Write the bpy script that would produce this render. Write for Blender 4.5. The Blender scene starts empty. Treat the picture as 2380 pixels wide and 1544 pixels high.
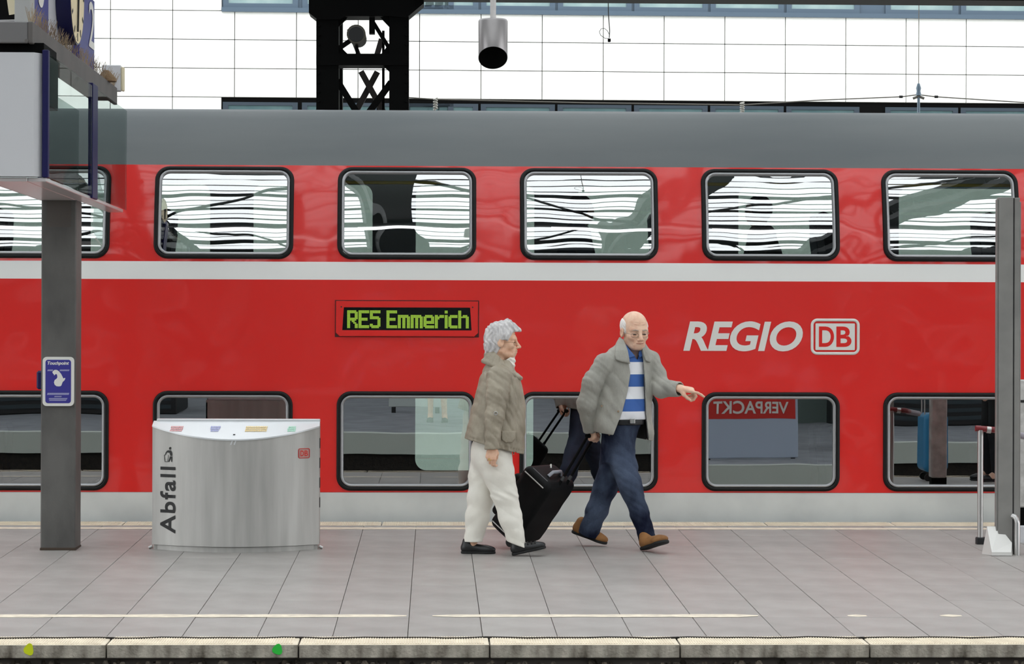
import bpy, bmesh, math, random
import numpy as np
from mathutils import Vector, Matrix

random.seed(7)
scene = bpy.context.scene
C = scene.collection

# ------------------------------------------------------------------ camera
FW, FH, FPX = 2380.0, 1544.0, 6000.0
EYE = 1.504
YAW, PITCH, ROLL = math.radians(1.718), math.radians(0.119), 0.0030
_f = Vector((math.sin(YAW) * math.cos(PITCH), math.cos(YAW) * math.cos(PITCH), math.sin(PITCH)))
_r0 = Vector((math.cos(YAW), -math.sin(YAW), 0))
_u0 = _r0.cross(_f)
_r = _r0 * math.cos(ROLL) + _u0 * math.sin(ROLL)
_u = _u0 * math.cos(ROLL) - _r0 * math.sin(ROLL)
CAMPOS = Vector((0, 0, EYE))
cam_data = bpy.data.cameras.new('camera')
cam = bpy.data.objects.new('camera', cam_data)
C.objects.link(cam)
M = Matrix.Identity(4)
for i in range(3):
    M[i][0], M[i][1], M[i][2], M[i][3] = _r[i], _u[i], -_f[i], CAMPOS[i]
cam.matrix_world = M
cam_data.sensor_width = 36.0
cam_data.lens = FPX / FW * 36.0
cam_data.clip_start, cam_data.clip_end = 0.05, 500
scene.camera = cam

# ------------------------------------------------------------------ light
world = bpy.data.worlds.new('overcast_sky')
scene.world = world
world.use_nodes = True
bg = world.node_tree.nodes['Background']
bg.inputs[0].default_value = (0.95, 0.98, 1.0, 1)
bg.inputs[1].default_value = 2.6
vs = scene.view_settings
vs.view_transform = 'Standard'
vs.look = 'None'
vs.exposure = 0.12
vs.gamma = 1.0
vs.use_curve_mapping = False
scene.cycles.use_denoising = True
scene.cycles.max_bounces = 5
scene.cycles.diffuse_bounces = 3
scene.cycles.glossy_bounces = 3
scene.cycles.transmission_bounces = 2
scene.cycles.adaptive_threshold = 0.025
scene.cycles.transparent_max_bounces = 10
scene.cycles.sample_clamp_indirect = 6.0

SLOPE = 0.0233
def gz(Y):
    return SLOPE * (Y - 17.9)

def ray(px, py):
    d = _r * ((px - FW / 2) / FPX) + _u * (-(py - FH / 2) / FPX) + _f
    return d
def at(px, py, Y):
    """point of the world seen in the photograph at pixel (px, py), at depth Y"""
    d = ray(px, py)
    t = (Y - CAMPOS.y) / d.y
    return CAMPOS + d * t
def ground(px, py):
    d = ray(px, py)
    t = (gz(0) - CAMPOS.z) / (d.z - SLOPE * d.y)
    return CAMPOS + d * t
def project(p):
    q = Vector(p) - CAMPOS
    return FW / 2 + FPX * q.dot(_r) / q.dot(_f), FH / 2 - FPX * q.dot(_u) / q.dot(_f)

# ------------------------------------------------------------------ helpers
def lin(c):
    c = c / 255.0
    return c / 12.92 if c <= 0.04045 else ((c + 0.055) / 1.055) ** 2.4
def rgb(r, g, b):
    return (lin(r), lin(g), lin(b), 1.0)

def mat(name, col, rough=0.5, metal=0.0, spec=0.5, coat=0.0, coat_rough=0.05, col2=None, nscale=6.0, ndet=4.0,
        nstretch=(1, 1, 1), bump=0.0, bscale=40.0, bstretch=(1, 1, 1), emit=None, estr=0.0, coord='Object', lo=0.35, hi=0.65,
        rand=0.0, coatbump=0.0, cbscale=2.0):
    m = bpy.data.materials.new(name)
    m.use_nodes = True
    nt = m.node_tree
    p = nt.nodes['Principled BSDF']
    p.inputs['Base Color'].default_value = col
    p.inputs['Roughness'].default_value = rough
    p.inputs['Metallic'].default_value = metal
    p.inputs['Specular IOR Level'].default_value = spec
    p.inputs['Coat Weight'].default_value = coat
    p.inputs['Coat Roughness'].default_value = coat_rough
    tc = nt.nodes.new('ShaderNodeTexCoord')
    def mapped(st):
        mp = nt.nodes.new('ShaderNodeMapping')
        mp.inputs['Scale'].default_value = st
        nt.links.new(tc.outputs[coord], mp.inputs[0])
        return mp.outputs[0]
    out = None
    if col2 is not None:
        n = nt.nodes.new('ShaderNodeTexNoise')
        n.inputs['Scale'].default_value = nscale
        n.inputs['Detail'].default_value = ndet
        nt.links.new(mapped(nstretch), n.inputs['Vector'])
        r = nt.nodes.new('ShaderNodeValToRGB')
        r.color_ramp.elements[0].position, r.color_ramp.elements[1].position = lo, hi
        r.color_ramp.elements[0].color, r.color_ramp.elements[1].color = col, col2
        nt.links.new(n.outputs['Fac'], r.inputs[0])
        out = r.outputs[0]
        nt.links.new(out, p.inputs['Base Color'])
    if rand > 0:
        oi = nt.nodes.new('ShaderNodeObjectInfo')
        mr = nt.nodes.new('ShaderNodeMapRange')
        mr.inputs['To Min'].default_value, mr.inputs['To Max'].default_value = 1 - rand, 1 + rand
        nt.links.new(oi.outputs['Random'], mr.inputs['Value'])
        hs = nt.nodes.new('ShaderNodeHueSaturation')
        hs.inputs['Color'].default_value = col
        if out is not None:
            nt.links.new(out, hs.inputs['Color'])
        nt.links.new(mr.outputs[0], hs.inputs['Value'])
        nt.links.new(hs.outputs[0], p.inputs['Base Color'])
    if bump > 0:
        n2 = nt.nodes.new('ShaderNodeTexNoise')
        n2.inputs['Scale'].default_value = bscale
        n2.inputs['Detail'].default_value = 3
        nt.links.new(mapped(bstretch), n2.inputs['Vector'])
        b = nt.nodes.new('ShaderNodeBump')
        b.inputs['Strength'].default_value = bump
        b.inputs['Distance'].default_value = 0.01
        nt.links.new(n2.outputs['Fac'], b.inputs['Height'])
        nt.links.new(b.outputs[0], p.inputs['Normal'])
    if coatbump > 0:
        n3 = nt.nodes.new('ShaderNodeTexNoise')
        n3.inputs['Scale'].default_value = cbscale
        n3.inputs['Detail'].default_value = 2
        nt.links.new(mapped((1, 1, 1)), n3.inputs['Vector'])
        b3 = nt.nodes.new('ShaderNodeBump')
        b3.inputs['Strength'].default_value = coatbump
        b3.inputs['Distance'].default_value = 0.05
        nt.links.new(n3.outputs['Fac'], b3.inputs['Height'])
        nt.links.new(b3.outputs[0], p.inputs['Coat Normal'])
    if emit is not None:
        p.inputs['Emission Color'].default_value = emit
        p.inputs['Emission Strength'].default_value = estr
        m.cycles.emission_sampling = 'NONE'
    return m

def glass_mat(name, tint, refl, wav=0.0, wscale=1.5, gcol=(1, 1, 1, 1)):
    """coated glazing: part mirror, part tinted see-through"""
    m = bpy.data.materials.new(name)
    m.use_nodes = True
    nt = m.node_tree
    nt.nodes.remove(nt.nodes['Principled BSDF'])
    out = nt.nodes['Material Output']
    tr = nt.nodes.new('ShaderNodeBsdfTransparent')
    tr.inputs[0].default_value = tint
    gl = nt.nodes.new('ShaderNodeBsdfGlossy')
    gl.inputs['Roughness'].default_value = 0.0
    gl.inputs['Color'].default_value = gcol
    mx = nt.nodes.new('ShaderNodeMixShader')
    mx.inputs[0].default_value = refl
    nt.links.new(tr.outputs[0], mx.inputs[1])
    nt.links.new(gl.outputs[0], mx.inputs[2])
    nt.links.new(mx.outputs[0], out.inputs[0])
    if wav > 0:
        tc = nt.nodes.new('ShaderNodeTexCoord')
        n = nt.nodes.new('ShaderNodeTexNoise')
        n.inputs['Scale'].default_value = wscale
        n.inputs['Detail'].default_value = 1
        oi = nt.nodes.new('ShaderNodeObjectInfo')
        va = nt.nodes.new('ShaderNodeVectorMath')
        va.operation = 'ADD'
        nt.links.new(tc.outputs['Object'], va.inputs[0])
        sc = nt.nodes.new('ShaderNodeVectorMath')
        sc.operation = 'SCALE'
        nt.links.new(oi.outputs['Location'], sc.inputs[0])
        sc.inputs['Scale'].default_value = 3.7
        nt.links.new(sc.outputs[0], va.inputs[1])
        nt.links.new(va.outputs[0], n.inputs['Vector'])
        b = nt.nodes.new('ShaderNodeBump')
        b.inputs['Strength'].default_value = 1.0
        b.inputs['Distance'].default_value = wav
        nt.links.new(n.outputs['Fac'], b.inputs['Height'])
        nt.links.new(b.outputs[0], gl.inputs['Normal'])
    return m

def tag(o, label=None, cat=None, group=None, kind=None):
    if label: o['label'] = label
    if cat: o['category'] = cat
    if group: o['group'] = group
    if kind: o['kind'] = kind
    return o
def empty(name, loc=(0, 0, 0), label=None, cat=None, group=None, kind=None, rot=(0, 0, 0)):
    o = bpy.data.objects.new(name, None)
    o.location = loc
    o.rotation_euler = rot
    C.objects.link(o)
    return tag(o, label, cat, group, kind)
def link(name, me, parent=None, loc=(0, 0, 0), rot=(0, 0, 0), scale=None):
    o = bpy.data.objects.new(name, me)
    C.objects.link(o)
    o.parent = parent
    o.location = loc
    o.rotation_euler = rot
    if scale: o.scale = scale
    return o
def copy_tree(o, parent=None):
    c = o.copy()
    C.objects.link(c)
    c.parent = parent
    for ch in o.children:
        copy_tree(ch, c)
    return c

class MB:
    def __init__(s):
        s.v, s.f, s.sm = [], [], []
    def add(s, vs, fs, smooth=False):
        k = len(s.v)
        s.v += [tuple(v) for v in vs]
        for f in fs:
            s.f.append(tuple(i + k for i in f))
            s.sm.append(smooth)
        return s
    def box(s, x0, x1, y0, y1, z0, z1):
        return s.add([(x0, y0, z0), (x1, y0, z0), (x1, y1, z0), (x0, y1, z0), (x0, y0, z1), (x1, y0, z1), (x1, y1, z1), (x0, y1, z1)],
              [(3, 2, 1, 0), (4, 5, 6, 7), (0, 1, 5, 4), (1, 2, 6, 5), (2, 3, 7, 6), (3, 0, 4, 7)])
    def bbox(s, x0, x1, y0, y1, z0, z1, b):
        """bevelled box"""
        vs, idx = [], {}
        for sx in (0, 1):
            for sy in (0, 1):
                for sz in (0, 1):
                    c = ((x0, x1)[sx], (y0, y1)[sy], (z0, z1)[sz])
                    sg = (1 - 2 * sx, 1 - 2 * sy, 1 - 2 * sz)
                    for ax in range(3):
                        p = [c[i] + (0 if i == ax else sg[i] * b) for i in range(3)]
                        idx[(sx, sy, sz, ax)] = len(vs)
                        vs.append(tuple(p))
        fs = []
        I = idx
        for a in (0, 1):
            q = [I[(a, 0, 0, 0)], I[(a, 1, 0, 0)], I[(a, 1, 1, 0)], I[(a, 0, 1, 0)]]
            fs.append(q if a else q[::-1])
            q = [I[(0, a, 0, 1)], I[(1, a, 0, 1)], I[(1, a, 1, 1)], I[(0, a, 1, 1)]]
            fs.append(q[::-1] if a else q)
            q = [I[(0, 0, a, 2)], I[(1, 0, a, 2)], I[(1, 1, a, 2)], I[(0, 1, a, 2)]]
            fs.append(q if a else q[::-1])
        for a in (0, 1):
            for b2 in (0, 1):
                fs.append([I[(0, a, b2, 1)], I[(1, a, b2, 1)], I[(1, a, b2, 2)], I[(0, a, b2, 2)]])
                fs.append([I[(a, 0, b2, 0)], I[(a, 1, b2, 0)], I[(a, 1, b2, 2)], I[(a, 0, b2, 2)]])
                fs.append([I[(a, b2, 0, 0)], I[(a, b2, 1, 0)], I[(a, b2, 1, 1)], I[(a, b2, 0, 1)]])
        for sx in (0, 1):
            for sy in (0, 1):
                for sz in (0, 1):
                    fs.append([I[(sx, sy, sz, 0)], I[(sx, sy, sz, 1)], I[(sx, sy, sz, 2)]])
        return s.add(vs, fs)
    def prism(s, poly, axis, a, b):
        """2-D polygon extruded along axis from a to b"""
        n = len(poly)
        def mk(p, t):
            return {0: (t, p[0], p[1]), 1: (p[0], t, p[1]), 2: (p[0], p[1], t)}[axis]
        vs = [mk(p, a) for p in poly] + [mk(p, b) for p in poly]
        fs = [tuple(range(n))[::-1], tuple(range(n, 2 * n))] + [(i, (i + 1) % n, n + (i + 1) % n, n + i) for i in range(n)]
        return s.add(vs, fs)
    def tube(s, pts, r, n=8, cap=True, smooth=True):
        pts = [Vector(p) for p in pts]
        rs = r if isinstance(r, (list, tuple)) else [r] * len(pts)
        k = len(pts)
        up = None
        vs = []
        for i, p in enumerate(pts):
            t = (pts[min(i + 1, k - 1)] - pts[max(i - 1, 0)]).normalized()
            if up is None:
                up = t.orthogonal().normalized()
            up = (up - t * up.dot(t)).normalized()
            w = t.cross(up)
            for j in range(n):
                a = 2 * math.pi * j / n
                vs.append(p + (up * math.cos(a) + w * math.sin(a)) * rs[i])
        fs = []
        for i in range(k - 1):
            for j in range(n):
                fs.append((i * n + j, i * n + (j + 1) % n, (i + 1) * n + (j + 1) % n, (i + 1) * n + j))
        s.add(vs, fs, smooth)
        if cap:
            s.add(vs[:n], [tuple(range(n))[::-1]])
            s.add(vs[-n:], [tuple(range(n))])
        return s
    def bar(s, a, b, w, h):
        """rectangular bar from a to b, width w (across, in the XZ view) and depth h along Y"""
        a, b = Vector(a), Vector(b)
        t = (b - a).normalized()
        y = Vector((0, 1, 0))
        n = t.cross(y).normalized()
        vs = []
        for p in (a, b):
            for (i, j) in ((-1, -1), (1, -1), (1, 1), (-1, 1)):
                vs.append(p + n * (w / 2 * i) + y * (h / 2 * j))
        return s.add(vs, [(0, 1, 2, 3), (7, 6, 5, 4), (0, 4, 5, 1), (1, 5, 6, 2), (2, 6, 7, 3), (3, 7, 4, 0)])
    def grid(s, fn, nu, nv, smooth=True):
        vs = [fn(i / nu, j / nv) for j in range(nv + 1) for i in range(nu + 1)]
        fs = [(j * (nu + 1) + i, j * (nu + 1) + i + 1, (j + 1) * (nu + 1) + i + 1, (j + 1) * (nu + 1) + i) for j in range(nv) for i in range(nu)]
        return s.add(vs, fs, smooth)
    def mesh(s, name, m, recalc=True):
        me = bpy.data.meshes.new(name)
        me.from_pydata(s.v, [], s.f)
        me.polygons.foreach_set('use_smooth', s.sm)
        if recalc:
            bm = bmesh.new()
            bm.from_mesh(me)
            bmesh.ops.recalc_face_normals(bm, faces=bm.faces)
            bm.to_mesh(me)
            bm.free()
        if m is not None:
            for x in (m if isinstance(m, list) else [m]):
                me.materials.append(x)
        me.update()
        return me
    def build(s, name, m, parent=None, loc=(0, 0, 0), rot=(0, 0, 0)):
        return link(name, s.mesh(name, m), parent, loc, rot)

def rrect(w, h, r, n=8):
    """rounded rectangle loop (u, v), counter-clockwise, centred"""
    pts = []
    for (cx, cy, a0) in ((w / 2 - r, h / 2 - r, 0), (-w / 2 + r, h / 2 - r, 90), (-w / 2 + r, -h / 2 + r, 180), (w / 2 - r, -h / 2 + r, 270)):
        for i in range(n + 1):
            a = math.radians(a0 + 90 * i / n)
            pts.append((cx + r * math.cos(a), cy + r * math.sin(a)))
    return pts
def ring_mesh(name, m, w, h, r, prof, n=8, closed=True):
    """sweep of (inset, height) profile round a rounded rectangle; plane XZ, outward = -Y"""
    b = MB()
    loops = []
    for (d, hh) in prof:
        loops.append([(u, -hh, v) for u, v in rrect(w - 2 * d, h - 2 * d, max(r - d, 0.002), n)])
    k = len(loops[0])
    vs = [p for L in loops for p in L]
    fs = []
    rows = len(loops)
    for i in range(rows if closed else rows - 1):
        i2 = (i + 1) % rows
        for j in range(k):
            fs.append((i * k + j, i * k + (j + 1) % k, i2 * k + (j + 1) % k, i2 * k + j))
    b.add(vs, fs, True)
    return b.mesh(name, m)
def disc_mesh(name, m, w, h, r, y=0.0, n=8):
    b = MB()
    L = [(u, y, v) for u, v in rrect(w, h, r, n)]
    b.add(L, [tuple(range(len(L)))])
    return b.mesh(name, m)
def solid_rr(name, m, w, h, r, y0, y1, n=6):
    b = MB()
    L = rrect(w, h, r, n)
    b.prism(L, 1, y0, y1)
    return b.mesh(name, m)

def text_mesh(name, body, m, w=None, h=None, shear=0.0, offset=0.0, extrude=0.0, spacing=1.0):
    """lettering as a mesh in the XZ plane facing -Y, fitted to w x h, lower left corner at the origin"""
    cu = bpy.data.curves.new(name, 'FONT')
    cu.body = body
    cu.shear = shear
    cu.offset = offset
    cu.extrude = extrude
    cu.space_character = spacing
    cu.resolution_u = 6
    o = bpy.data.objects.new(name, cu)
    C.objects.link(o)
    dg = bpy.context.evaluated_depsgraph_get()
    me = bpy.data.meshes.new_from_object(o.evaluated_get(dg))
    bpy.data.objects.remove(o)
    bpy.data.curves.remove(cu)
    co = np.array([v.co[:] for v in me.vertices])
    mn, mx = co.min(0), co.max(0)
    sx = w / (mx[0] - mn[0]) if w else 1
    sz = h / (mx[1] - mn[1]) if h else sx
    if not w: sx = sz
    for v in me.vertices:
        x, y, z = v.co
        v.co = ((x - mn[0]) * sx, -z, (y - mn[1]) * sz)
    me.materials.clear()
    me.materials.append(m)
    me.name = name
    return me

# ------------------------------------------------------------------ materials
M_tile = mat('paving_concrete', rgb(170, 166, 162), 0.42, spec=0.4, col2=rgb(154, 149, 145), nscale=3.0, ndet=6, bump=0.25, bscale=180, rand=0.05)
M_joint = mat('joint_filler', rgb(112, 104, 98), 0.9)
M_kerbtop = mat('kerb_cream', rgb(240, 228, 205), 0.8, col2=rgb(222, 208, 186), nscale=9, bump=0.2, bscale=90)
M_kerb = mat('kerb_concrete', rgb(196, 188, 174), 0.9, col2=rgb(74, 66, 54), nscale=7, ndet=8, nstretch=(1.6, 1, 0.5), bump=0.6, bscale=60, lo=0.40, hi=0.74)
M_line = mat('line_paint', rgb(240, 228, 206), 0.7, col2=rgb(214, 202, 184), nscale=14)
M_under = mat('dirty_wall', rgb(52, 46, 40), 0.95, col2=rgb(20, 18, 16), nscale=18, bump=1.0, bscale=40)
M_stone = mat('ballast_stone', rgb(96, 86, 74), 0.95, col2=rgb(40, 36, 32), nscale=30)
M_red = mat('train_red', rgb(224, 34, 28), 0.42, spec=0.35, coat=1.0, coat_rough=0.08, coatbump=1.0, cbscale=1.1)
M_white = mat('train_white', rgb(243, 243, 240), 0.4, spec=0.35, coat=0.25, coat_rough=0.08, coatbump=0.04, cbscale=1.3)
M_skirt = mat('train_skirt_grey', rgb(214, 216, 213), 0.45, spec=0.35, coat=0.2, coat_rough=0.1, col2=rgb(196, 198, 196), nscale=2)
M_roofgrey = mat('train_roof_grey', rgb(116, 120, 121), 0.6, spec=0.2, col2=rgb(108, 113, 115), nscale=1.2, nstretch=(0.4, 1, 3))
M_gasket = mat('rubber_black', rgb(12, 12, 12), 0.5, spec=0.3)
M_frame = mat('window_aluminium', rgb(168, 168, 170), 0.35, metal=0.7)
M_pane = glass_mat('train_glass', (0.50, 0.56, 0.54, 1), 0.42, wav=0.004, wscale=1.8)
M_paneL = glass_mat('train_glass_lower', (0.62, 0.70, 0.67, 1), 0.32, wav=0.0004, wscale=1.6)
M_farpane = glass_mat('far_glass', (0.40, 0.47, 0.44, 1), 0.06)
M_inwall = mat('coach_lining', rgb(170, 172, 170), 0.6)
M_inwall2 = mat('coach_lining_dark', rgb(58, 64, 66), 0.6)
M_seat = mat('seat_cloth', rgb(30, 38, 66), 0.9, col2=rgb(22, 26, 46), nscale=30)
M_dark = mat('dark_plastic', rgb(24, 24, 26), 0.5)
M_black = mat('black_steel', rgb(5, 5, 5), 0.7, spec=0.08)
M_yellow = mat('yellow_rail', rgb(252, 214, 80), 0.4)
M_led = mat('led_green', rgb(60, 90, 10), 0.5, emit=rgb(158, 196, 60), estr=0.62)
M_disp = mat('display_black', rgb(14, 14, 16), 0.12, spec=0.6)
M_print_white = mat('print_white', rgb(226, 224, 218), 0.45, spec=0.3)
M_print_black = mat('print_black', rgb(14, 14, 14), 0.5)
M_print_red = mat('print_red', rgb(208, 48, 40), 0.5)
M_steel = mat('brushed_steel', rgb(196, 194, 190), 0.45, metal=0.4, col2=rgb(170, 168, 164), nscale=4, nstretch=(3, 1, 0.25), ndet=5, lo=0.3, hi=0.7)
M_steel_lid = mat('bright_steel', rgb(226, 228, 230), 0.3, metal=0.35)
M_stain = mat('stainless_tube', rgb(190, 188, 186), 0.3, metal=0.85)
M_column = mat('column_grey', rgb(98, 96, 93), 0.6, col2=rgb(76, 74, 72), nscale=3, ndet=6, nstretch=(1.5, 1, 0.7), bump=0.15, bscale=60)
M_beam = mat('beam_grey', rgb(98, 93, 90), 0.6, col2=rgb(86, 82, 80), nscale=3)
M_post = mat('post_grey', rgb(140, 138, 134), 0.5, col2=rgb(128, 126, 123), nscale=5, metal=0.15)
M_palebox = mat('pale_panel', rgb(204, 204, 207), 0.5)
M_under_panel = mat('pale_underside', rgb(196, 190, 190), 0.28, coat=0.4, coat_rough=0.15)
M_blue = mat('sign_blue', rgb(14, 12, 74), 0.45, spec=0.3)
M_blue2 = mat('plate_blue', rgb(44, 46, 128), 0.45)
M_caseglass = glass_mat('case_glass', (0.72, 0.76, 0.75, 1), 0.05)
M_cream = mat('cream_plastic', rgb(226, 214, 182), 0.5)
M_facade = mat('facade_stone', rgb(238, 238, 234), 0.8, col2=rgb(228, 227, 221), nscale=2.2, ndet=6, lo=0.45, hi=0.8, rand=0.03)
M_facade_joint = mat('facade_joint', rgb(104, 102, 98), 0.9)
M_winframe = mat('facade_window_frame', rgb(74, 92, 108), 0.5)
M_winpane = mat('facade_pane', rgb(122, 148, 150), 0.15, spec=0.7, col2=rgb(150, 172, 170), nscale=2)
M_wire = mat('wire', rgb(120, 116, 108), 0.6)
M_insul = mat('insulator', rgb(110, 130, 146), 0.4)
M_hall = mat('hall_steel', rgb(28, 32, 34), 0.7)
M_hallglass = glass_mat('hall_glazing', (0.86, 0.88, 0.88, 1), 0.06)
M_hallwall = mat('hall_wall', rgb(104, 118, 114), 0.8)
M_asphalt = mat('opposite_paving', rgb(150, 154, 160), 0.7, col2=rgb(130, 134, 140), nscale=3)
M_groundmat = mat('track_ground', rgb(66, 60, 54), 0.95, col2=rgb(44, 40, 36), nscale=20)
# ================================================================== platform
YN0, YN1, YF0, YF1 = 13.516, 13.79, 19.95, 20.26      # near kerb, far kerb
TILT = math.atan(SLOPE)
X0F, X1F = -12.0, 16.0
b = MB()
b.box(X0F, X1F, YN1 - 17.9 - 0.2, YF0 - 17.9 + 0.2, -0.30, -0.022)
floor = b.build('floor', M_joint, None, (0, 17.9, 0), (TILT, 0, 0))
tag(floor, 'grey paved island platform between the tracks', None, None, 'structure')
JX = ground(948, 1472).x
PITCHX = 0.4005
rows = 8
RL = (YF0 - YN1) / rows
tb = MB()
tb.bbox(-PITCHX / 2 + 0.0017, PITCHX / 2 - 0.0017, -RL / 2 + 0.0008, RL / 2 - 0.0008, -0.03, 0.0, 0.0015)
tile_me = tb.mesh('paving_slab', M_tile)
cols = range(-13, 19)
for i in cols:
    for j in range(rows):
        o = link('paving_slab', tile_me, floor, (JX + (i + 0.5) * PITCHX, YN1 - 17.9 + (j + 0.5) * RL, random.uniform(-0.0008, 0.0008)))
bb = MB()
bb.box(X0F, JX + cols[0] * PITCHX - 0.003, YN1 - 17.9, YF0 - 17.9, -0.03, 0)
bb.box(JX + (cols[-1] + 1) * PITCHX + 0.003, X1F, YN1 - 17.9, YF0 - 17.9, -0.03, 0)
bb.build('outer_paving', M_tile, floor)
# kerb stones, ribbed on top
def kerb_mesh(name, L, W, H, pitch=0.0135):
    k = MB()
    k.bbox(0.004, L - 0.004, 0, W, -H, -0.003, 0.004)
    n = int((L - 0.03) / pitch)
    for i in range(n):
        x = 0.015 + i * pitch
        k.add([(x, 0.012, -0.0035), (x + pitch * 0.2, 0.012, 0.0005), (x + pitch * 0.62, 0.012, 0.0005), (x + pitch * 0.8, 0.012, -0.0035),
               (x, W - 0.003, -0.0035), (x + pitch * 0.2, W - 0.003, 0.0005), (x + pitch * 0.62, W - 0.003, 0.0005), (x + pitch * 0.8, W - 0.003, -0.0035)],
              [(0, 1, 5, 4), (1, 2, 6, 5), (2, 3, 7, 6), (0, 3, 2, 1), (4, 5, 6, 7)])
    me = k.mesh(name, [M_kerbtop, M_kerb])
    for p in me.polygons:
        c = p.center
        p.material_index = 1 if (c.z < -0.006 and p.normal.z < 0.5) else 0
    return me
KX = ground(700, 1480).x
KP = 1.0
kme = kerb_mesh('kerb_stone', KP, YN1 - YN0, 0.076)
near_kerbs = {}
for i in range(-5, 8):
    o = link('kerb_stone', kme, floor, (KX + i * KP, YN0 - 17.9, 0.001 + random.uniform(-0.001, 0.001)))
    near_kerbs[i] = o
kme2 = kerb_mesh('far_kerb_stone', 1.0, YF1 - YF0, 0.076)
for i in range(-6, 9):
    link('far_kerb_stone', kme2, floor, (KX + 0.3 + i, YF0 - 17.9, 0.001))
# painted lines
def paint(name, pts, y0, w):
    for (a, c) in pts:
        k = MB()
        n = max(2, int((c - a) / 0.12))
        top, bot = [], []
        for i in range(n + 1):
            x = a + (c - a) * i / n
            ws = w * (0.35 if i in (0, n) else random.uniform(0.8, 1.1))
            top.append((x, y0 + ws / 2, 0.0016))
            bot.append((x, y0 - ws / 2, 0.0016))
        k.add(top + bot, [(n + 1 + i, n + 2 + i, i + 1, i) for i in range(n)])
        k.build(name, M_line, floor)
yl = 14.63 - 17.9
def gx(px, py=1432): return ground(px, py).x
paint('painted_line', [(X0F + 6, gx(945)), (gx(1005), gx(1762)), (gx(1970), gx(2014)), (gx(2185), gx(2235))], yl, 0.125)
paint('painted_line', [(X0F + 4, X1F - 5)], 19.72 - 17.9, 0.16)
# paint spots on the kerb face
def spot(px, py, w, h, m, nm, host):
    p = at(px, py, YN0)
    k = MB()
    pts = []
    for i in range(18):
        a = 2 * math.pi * i / 18
        rr = 1 + 0.12 * math.sin(3 * a + px)
        pts.append((w / 2 * rr * math.cos(a), h / 2 * rr * math.sin(a)))
    k.prism(pts, 1, -0.0015, 0.001)
    o = k.build(nm, m, host)
    o.location = (p.x - host.location.x, -0.001, (p.z - gz(YN0)) )
    return o
spot(67, 1511, 0.050, 0.062, mat('yellow_spray', rgb(222, 232, 24), 0.6), 'yellow_paint_spot', near_kerbs[-2])
spot(645, 1511, 0.052, 0.056, mat('green_spray', rgb(48, 206, 70), 0.6), 'green_paint_spot', near_kerbs[-1])
# wall under the kerb and ballast
k = MB()
k.grid(lambda u, v: (X0F + u * (X1F - X0F), YN1 - 0.06 + 0.03 * math.sin(u * 411) * math.sin(v * 23 + u * 97), -0.09 - 1.2 * v), 260, 10)
w = k.build('wall_platform', M_under)
tag(w, None, None, None, 'structure')
st = MB()
for i in range(900):
    x = random.uniform(-3.6, 4.6); y = random.uniform(13.30, 13.62); r = random.uniform(0.008, 0.022)
    z = -0.213 + random.uniform(-0.012, 0.006) - max(0, 13.45 - y) * 0.1
    ph = random.uniform(0, 6)
    vs = []
    for (t, q) in ((0, 1), (1, 0.2), (2, -0.6)):
        for jx in range(5):
            a = ph + jx * 1.2566 + t * 0.5
            rr = r * (0.55 if t == 0 else 1.0) * random.uniform(0.75, 1.15)
            vs.append((x + rr * math.cos(a), y + rr * math.sin(a) * 0.8, z + r * q))
    fs = [(0, 1, 2, 3, 4)] + [(q * 5 + i2, q * 5 + (i2 + 1) % 5, (q + 1) * 5 + (i2 + 1) % 5, (q + 1) * 5 + i2) for q in (0, 1) for i2 in range(5)]
    st.add(vs, fs)
k2 = st.build('ballast_stones', M_stone)
tag(k2, 'dark loose ballast stones along the foot of the platform edge', 'ballast', None, 'stuff')
k = MB(); k.box(-14, 18, 12.9, 13.66, -1.0, -0.225); o = k.build('trim_1', M_groundmat); tag(o, kind='structure')
k = MB(); k.box(-90, 90, -60, 140, -1.6, -1.3); o = k.build('ground', M_groundmat); tag(o, kind='structure')

# ================================================================== train
YT = 20.40
RB = 2.66                                   # radius of the curved upper side
def z_low(py): return at(1190, py, YT).z
ZS = z_low(652)
def arcp(v, off=0.0):
    """(y, z) of the curved upper side at arc length v; off is measured outwards"""
    a = v / RB
    return YT + RB * (1 - math.cos(a)) - off * math.cos(a), ZS + RB * math.sin(a) + off * math.sin(a)
def v_lean(py):
    lo, hi = 0.0, 1.6
    for _ in range(50):
        m = (lo + hi) / 2
        y, z = arcp(m)
        if project(at(1190, 700, YT) * 0 + Vector((at(1190, py, y).x, y, z)))[1] > py: lo = m
        else: hi = m
    return lo
def bend(mb_or_me, vc=None, name=None, m=None):
    """cut a flat (x, y, v) mesh across v and roll it on to the curved side; with vc the mesh is local to that height"""
    me = mb_or_me if isinstance(mb_or_me, bpy.types.Mesh) else mb_or_me.mesh(name, m)
    bm = bmesh.new()
    bm.from_mesh(me)
    zs = [v.co.z for v in bm.verts]
    z0, z1 = min(zs), max(zs)
    for i in range(1, 24):
        z = z0 + (z1 - z0) * i / 24
        bmesh.ops.bisect_plane(bm, geom=bm.verts[:] + bm.edges[:] + bm.faces[:], plane_co=(0, 0, z), plane_no=(0, 0, 1))
    oy, oz = (arcp(vc) if vc is not None else (YT, ZS))
    for v in bm.verts:
        y, z = arcp(v.co.z + (vc or 0.0), -v.co.y)
        v.co.y, v.co.z = y - oy, z - oz
    for f in bm.faces: f.smooth = True
    bm.to_mesh(me)
    bm.free()
    me.update()
    return me
ZK = z_low(1145)
train = empty('train_coach', (1.0, 21.8, -0.9), 'long red and white double-deck train coach standing behind the platform', 'train')
def tl(x, y, z): return (x - 1.0, y - 21.8, z + 0.9)
XT0, XT1 = -11.0, 15.0
WX0 = at(944, 1030, YT).x
WP = (at(2212, 1030, YT).x - WX0) / 3.0
cols_w = list(range(-4, 6))

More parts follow.
